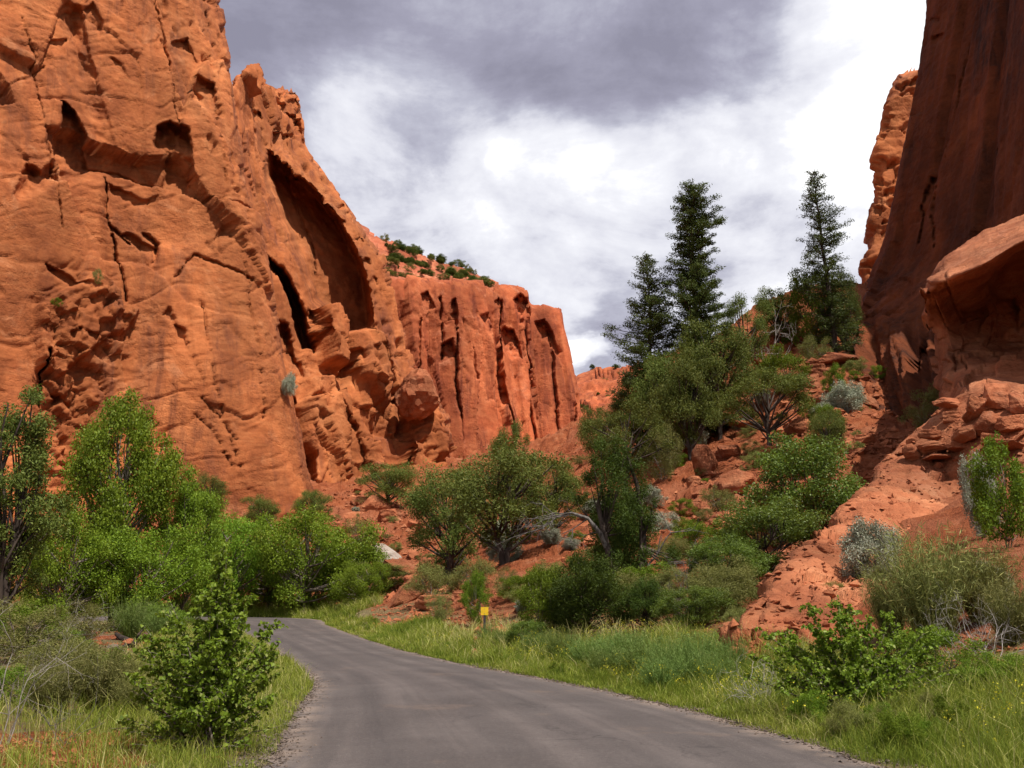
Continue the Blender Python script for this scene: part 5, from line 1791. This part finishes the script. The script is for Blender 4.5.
# fine rubble: one loose mass
def rubble():
    rng = np.random.default_rng(90)
    base = np.array([[1, 0, 0], [-1, 0, 0], [0, 1, 0], [0, -1, 0], [0, 0, 1], [0, 0, -1]], float)
    Fo = np.array([[0, 2, 4], [2, 1, 4], [1, 3, 4], [3, 0, 4], [2, 0, 5], [1, 2, 5], [3, 1, 5], [0, 3, 5]])
    X, Y, S = [], [], []
    for n_, x0, x1, y0, y1, s0, s1 in [(2600, 372, 500, 585, 655, .05, .28), (4600, 325, 480, 478, 600, .09, .65), (9500, 560, 900, 290, 560, .07, .62), (900, 470, 700, 540, 640, .05, .22), (420, 90, 160, 622, 650, .05, .2), (420, 0, 120, 735, 768, .02, .09), (1000, 880, 1024, 560, 700, .03, .16), (1400, 872, 960, 400, 490, .08, .35)]:
        px, py = rng.uniform(x0, x1, n_), rng.uniform(y0, y1, n_)
        for a, b in zip(px, py):
            ii = grid_hit(a, b)
            if ii is None: continue
            X.append(ii[0]); Y.append(ii[1]); S.append(s0 * (s1 / s0) ** (rng.uniform() ** 2.2))
    X, Y, S = np.array(X), np.array(Y), np.array(S)
    keep = road_dist(X, Y) > .5
    X, Y, S = X[keep], Y[keep], S[keep]
    Z = ground_h(X, Y)
    pts = SLAB.points()
    ii, jj = rng.integers(2, SLAB.R - 2, 4200), rng.integers(SLAB.C // 5, SLAB.C - 3, 4200)
    X, Y, Z = np.concatenate([X, pts[ii, jj, 0]]), np.concatenate([Y, pts[ii, jj, 1]]), np.concatenate([Z, pts[ii, jj, 2]])
    S = np.concatenate([S, .03 * (.26 / .03) ** (rng.uniform(size=4200) ** 1.8)])
    n = len(X)
    sc = rng.uniform(.35, .8, (n, 1, 3)) * S[:, None, None] * np.array([1, 1, .75])
    v = (base[None] + rng.normal(size=(n, 6, 3)) * .28) * sc
    a = rng.uniform(0, 6.28, n)
    c_, s_ = np.cos(a)[:, None], np.sin(a)[:, None]
    vx = v[..., 0] * c_ - v[..., 1] * s_
    vy = v[..., 0] * s_ + v[..., 1] * c_
    V = np.stack([vx + X[:, None], vy + Y[:, None], v[..., 2] + Z[:, None] + S[:, None] * .12], -1).reshape(-1, 3)
    F_ = (np.arange(n)[:, None, None] * 6 + Fo[None]).reshape(-1, 3)
    o = link(bpy.data.objects.new('rubble', mesh_from('rubble_mesh', V, F_, M_ROCK, False)))
    tag(o, 'fine red rubble strewn over the talus slopes and banks', 'rubble', None, 'stuff')


# fast ray/terrain lookup on a pixel table
_tab = {}


def grid_hit(px, py):
    k = (int(px // 6), int(py // 6))
    if k not in _tab:
        _tab[k] = hit(k[0] * 6 + 3, k[1] * 6 + 3)
    g = _tab[k]
    if g is None or g[1] > 200: return None
    j = g[1] / FPX * 6
    return g[0] + RNG.uniform(-.5, .5) * j, g[1] + RNG.uniform(-.5, .5) * j * 5


rubble()


# ------------------------------------------------------------------ marker post, log
def bx(mb, c, s, rot=None):
    v = np.array([[i, j, k] for i in (-.5, .5) for j in (-.5, .5) for k in (-.5, .5)]) * np.array(s)
    if rot is not None: v = v @ np.array(rot).T
    q = np.array([[0, 1, 3, 2], [4, 6, 7, 5], [0, 4, 5, 1], [2, 3, 7, 6], [0, 2, 6, 4], [1, 5, 7, 3]])
    mb.raw(v + np.array(c), q)


def flat_mat(name, col, rough=.6, spec=.3):
    N = NT(name)
    pos = N.n('ShaderNodeTexCoord').outputs['Object']
    c = N.mix(N.mapr(N.noise(pos, 9, 4, .6), .45, .7, 0, .45), col, tuple(x * .6 for x in col))
    return N.out(N.surf(c, rough, None, spec))


x, y, z = at_px(484.5, 634)
k = (y * CT + z * ST) / FPX
mk = empty('marker_post', (x, y, z))
tag(mk, 'small yellow square marker on a dark post at the right roadside', 'road marker')
mb = MB()
bx(mb, (0, 0, 11.5 * k - .1), (.075, .05, 23 * k + .2))
link(bpy.data.objects.new('post', mb.mesh('post_mesh', flat_mat('dark_steel', (.045, .04, .038)), False)), mk)
mb = MB()
bx(mb, (0, -.032, 21.5 * k), (7.4 * k, .012, 7.6 * k))
pl = link(bpy.data.objects.new('marker_plate', mb.mesh('plate_mesh', flat_mat('yellow_sheet', (.75, .48, .02), .45), False)), mk)
mb = MB()
for dz_ in (-.07, .07):
    bx(mb, (0, -.042, 21.5 * k + dz_), (.018, .01, .018))
link(bpy.data.objects.new('bolt', mb.mesh('bolt_mesh', flat_mat('bolt_steel', (.2, .2, .2)), False)), pl)

x, y, z = at_px(126, 634, 31)
k = y / FPX
mb = MB()
rng = np.random.default_rng(12)
pts = np.array([(-16 * k, .5, 12 * k), (-9 * k, .3, 9 * k), (-2 * k, .1, 7 * k), (5 * k, -.1, 5 * k), (11 * k, -.2, 3.4 * k), (14 * k, -.25, 4.2 * k)])
mb.tube(pts, [.05, .085, .10, .12, .15, .03], 9)
mb.tube(np.array([pts[4], pts[4] + [.12, 0, .28], pts[4] + [.2, .05, .42]]), [.07, .05, .015], 6)
mb.tube(np.array([pts[3], pts[3] + [-.1, -.15, -.12], pts[3] + [-.15, -.3, -.22]]), [.06, .045, .02], 6)
o = link(bpy.data.objects.new('fallen_log', mb.mesh('log_mesh', CHAR)))
o.location = (x, y, z)
tag(o, 'dark charred log lying on the red dirt patch left of the road', 'log')
for i, (px, cy, w_, h_, lb) in enumerate([(112, 648, 14, 7, 'pale rock below the charred log'), (146, 636, 10, 5, 'white rock at the right end of the charred log'), (128, 641, 9, 5, 'small red rock in front of the charred log')]):
    rock(px, cy, w_, h_, lb, 30, None, PALEROCK if i < 2 else None, name='rock')


# ------------------------------------------------------------------ grass
def grass():
    rng = np.random.default_rng(77)
    bx_, by_, hh, cc, ww = [], [], [], [], []

    def along(edge, n, y0, y1, off, h, sign, col, tuft=14, pow_=1.6, near=1.0):
        e = edge[(edge[:, 1] > y0 - 3) & (edge[:, 1] < y1 + 4)]
        L_ = np.concatenate([[0], np.cumsum(np.linalg.norm(np.diff(e, axis=0), axis=1))])
        nt = n // tuft
        u = rng.uniform(0, 1, nt) ** near * L_[-1]
        ex, ey = np.interp(u, L_, e[:, 0]), np.interp(u, L_, e[:, 1])
        tx, ty = np.gradient(e[:, 0], L_ + np.arange(len(L_)) * 1e-6), np.gradient(e[:, 1], L_ + np.arange(len(L_)) * 1e-6)
        nx, ny = np.interp(u, L_, ty), -np.interp(u, L_, tx)
        m = np.hypot(nx, ny) + 1e-9
        o = off[0] + (off[1] - off[0]) * rng.uniform(0, 1, nt) ** pow_
        X, Y = ex + sign * nx / m * o, ey + sign * ny / m * o
        patch = perlin(np.stack([X / 1.1, Y / 1.1, X * 0], -1), 4) + .25 * rng.normal(size=nt)
        k = patch > -.2
        X, Y, o, patch = X[k], Y[k], o[k], patch[k]
        ht = (h[0] + (h[1] - h[0]) * np.clip(.45 + patch + rng.normal(size=len(X)) * .25, 0, 1)) * (.45 + .55 * sstep(0, .6, o))
        rep = lambda a: np.repeat(a, tuft)
        jit = .07
        bx_.append(rep(X) + rng.normal(size=len(X) * tuft) * jit)
        by_.append(rep(Y) + rng.normal(size=len(X) * tuft) * jit)
        hh.append(rep(ht) * rng.uniform(.5, 1.15, len(X) * tuft))
        cc.append(np.clip(rep(col + .5 * perlin(np.stack([X / 2.3, Y / 2.3, X * 0], -1), 14) + rng.normal(size=len(X)) * .2) + rng.normal(size=len(X) * tuft) * .16, 0, 1))
        ww.append(np.full(len(X) * tuft, 1.0))

    along(Rr, 125000, 8, 18, (.05, 3.9), (.16, .48), 1, .50, 14, 1.25, 1.0)
    along(Rr, 26000, 9, 16, (.9, 3.6), (.25, .62), 1, .42, 12, 1.0)
    along(Rr, 75000, 17, 34, (.05, 2.3), (.16, .50), 1, .50, 14, 1.4)
    along(Rr, 24000, 32, 64, (.1, 1.7), (.16, .42), 1, .55, 14, 1.5)
    along(Rr, 9000, 8, 30, (.3, 3.8), (.40, .72), 1, .97, 4, 1.0)
    along(L, 5000, 10, 40, (.3, 3.8), (.35, .6), -1, .97, 4, 1.0)
    along(L, 40000, 9, 22, (.05, 2.6), (.10, .34), -1, .62, 14, 1.5)
    along(L, 26000, 20, 52, (.05, 3.6), (.18, .55), -1, .60, 14, 1.3)
    along(Rr[Rr[:, 0] < -8], 26000, 58, 70, (.2, 3.2), (.3, .85), 1, .62, 14, 1.2)
    # loose grass over the left flat
    n = 3600
    X, Y = rng.uniform(-9, -2.2, n), rng.uniform(9.5, 34, n)
    k = (perlin(np.stack([X / 1.4, Y / 1.4, X * 0], -1), 9) > -.12) & (np.hypot((X - G(70, 752)[0]) / 1.5, Y - G(70, 752)[1]) > .9) & (np.hypot((X - G(125, 637)[0]) / 1.6, Y - G(125, 637)[1]) > 1.9)
    X, Y = X[k], Y[k]
    bx_.append(np.repeat(X, 12) + rng.normal(size=len(X) * 12) * .06)
    by_.append(np.repeat(Y, 12) + rng.normal(size=len(X) * 12) * .06)
    hh.append(np.repeat(rng.uniform(.14, .46, len(X)), 12) * rng.uniform(.5, 1.15, len(X) * 12))
    cc.append(np.clip(np.repeat(rng.normal(.68, .16, len(X)), 12) + rng.normal(size=len(X) * 12) * .14, 0, 1))
    ww.append(np.full(len(X) * 12, 1.0))
    bx2, by2, h2, c2 = map(np.concatenate, (bx_, by_, hh, cc))
    ok = (road_dist(bx2, by2) > -.02) & (np.hypot((bx2 - G(125, 637)[0]) / 1.5, (by2 - G(125, 637)[1]) / 2.2) > 1.3)
    mx_, my_ = mk.location.x, mk.location.y
    ok &= ~((np.abs(bx2 - mx_ * by2 / my_) < .35) & (by2 < my_ + .5) & (by2 > my_ - 4))
    bx2, by2, h2, c2 = bx2[ok], by2[ok], h2[ok], c2[ok]
    bz = ground_h(bx2, by2, True)
    ok = bz < 2.4
    bx2, by2, h2, c2, bz = bx2[ok], by2[ok], h2[ok], c2[ok], bz[ok]
    n = len(bx2)
    dist = np.hypot(bx2, by2)
    h2 = h2 * (.72 + .25 * sstep(.3, 1.6, road_dist(bx2, by2)))
    wd = np.maximum(.0026, .00022 * dist) * rng.uniform(.7, 1.4, n)
    a = rng.uniform(0, 6.28, n)
    bend = rng.uniform(.1, .85, n)
    dirv = np.stack([np.cos(a), np.sin(a), a * 0], -1)
    sa = rng.uniform(0, 6.28, n)
    side = np.stack([np.cos(sa), np.sin(sa), sa * 0], -1)
    B = np.stack([bx2, by2, bz - .02], -1)
    up = np.array([0, 0, 1.0])
    M1 = B + up * (h2 * .55)[:, None] + dirv * (h2 * bend * .25)[:, None]
    T = B + up * (h2 * (1 - .25 * bend))[:, None] + dirv * (h2 * bend)[:, None]
    w3 = wd[:, None]
    V = np.stack([B - side * w3, B + side * w3, M1 + side * w3 * .8, M1 - side * w3 * .8, T + side * w3 * .2, T - side * w3 * .2], 1).reshape(-1, 3)
    i = np.arange(n)[:, None] * 6
    Q = np.concatenate([i + np.array([[0, 1, 2, 3]]), i + np.array([[3, 2, 4, 5]])], 1).reshape(-1, 4)
    o = link(bpy.data.objects.new('grass', mesh_from('grass_mesh', V, Q, LM['grass'], False, {'rnd': ('FACE', np.repeat(c2, 2))})))
    tag(o, 'tall yellow-green grass along both verges of the road', 'grass', None, 'stuff')


grass()


def gravel():
    rng = np.random.default_rng(5)
    base = np.array([[1, 0, 0], [-1, 0, 0], [0, 1, 0], [0, -1, 0], [0, 0, 1], [0, 0, -1]], float)
    Fo = np.array([[0, 2, 4], [2, 1, 4], [1, 3, 4], [3, 0, 4], [2, 0, 5], [1, 2, 5], [3, 1, 5], [0, 3, 5]])
    X, Y = [], []
    for e, sg, n_ in ((Rr, 1, 5200), (L, -1, 5200)):
        e = e[(e[:, 1] > 7) & (e[:, 1] < 40)]
        i = rng.integers(0, len(e) - 1, n_)
        f = rng.uniform(size=n_)[:, None]
        p = e[i] * (1 - f) + e[i + 1] * f
        t = e[i + 1] - e[i]
        t /= np.linalg.norm(t, axis=1, keepdims=True)
        o = rng.normal(.05, .20, n_)
        X.append(p[:, 0] + sg * t[:, 1] * o)
        Y.append(p[:, 1] - sg * t[:, 0] * o)
    X, Y = np.concatenate(X), np.concatenate(Y)
    n = len(X)
    S = .007 * (.028 / .007) ** (rng.uniform(size=n) ** 2)
    v = (base[None] + rng.normal(size=(n, 6, 3)) * .3) * S[:, None, None] * np.array([1, 1, .6])
    V = np.stack([v[..., 0] + X[:, None], v[..., 1] + Y[:, None], v[..., 2] + .012 + S[:, None] * .2], -1).reshape(-1, 3)
    F_ = (np.arange(n)[:, None, None] * 6 + Fo[None]).reshape(-1, 3)
    N = NT('grey_gravel')
    c_ = N.ramp(N.noise(N.n('ShaderNodeNewGeometry').outputs['Position'], 9, 3, .8), [(.35, (.06, .045, .036)), (.5, (.12, .09, .072)), (.65, (.20, .15, .12))])
    o = link(bpy.data.objects.new('gravel', mesh_from('gravel_mesh', V, F_, N.out(N.surf(c_, .95)), False)))
    tag(o, 'loose gravel along the crumbling edges of the asphalt', 'gravel', None, 'stuff')


gravel()


def flowers():
    rng = np.random.default_rng(8)
    e = Rr[(Rr[:, 1] > 7) & (Rr[:, 1] < 30)]
    n = 2600
    i = rng.integers(0, len(e) - 1, n)
    t = unit(e[i + 1] - e[i])
    o = rng.uniform(.4, 3.6, n)
    X, Y = e[i, 0] + t[:, 1] * o + rng.normal(size=n) * .3, e[i, 1] - t[:, 0] * o + rng.normal(size=n) * .3
    k = (perlin(np.stack([X / 1.6, Y / 1.6, X * 0], -1), 33) > .05) & (road_dist(X, Y) > .2)
    X, Y = X[k], Y[k]
    Z = ground_h(X, Y) + rng.uniform(.22, .5, len(X))
    C = np.repeat(np.stack([X, Y, Z], -1), 4, 0) + rng.normal(size=(len(X) * 4, 3)) * .025
    V, Q, r = leaf_geo(rng, C, rng.normal(size=C.shape), .020, .8, .6)
    ob = link(bpy.data.objects.new('flowers', mesh_from('flower_mesh', V, Q, leaf_material('yellow_petals', [(.5, .40, .02), (.6, .48, .03), (.65, .55, .06), (.7, .6, .1)], .3), False, {'rnd': ('FACE', r)})))
    tag(ob, 'specks of small yellow flowers in the grass of the right verge', 'flowers', None, 'stuff')


flowers()
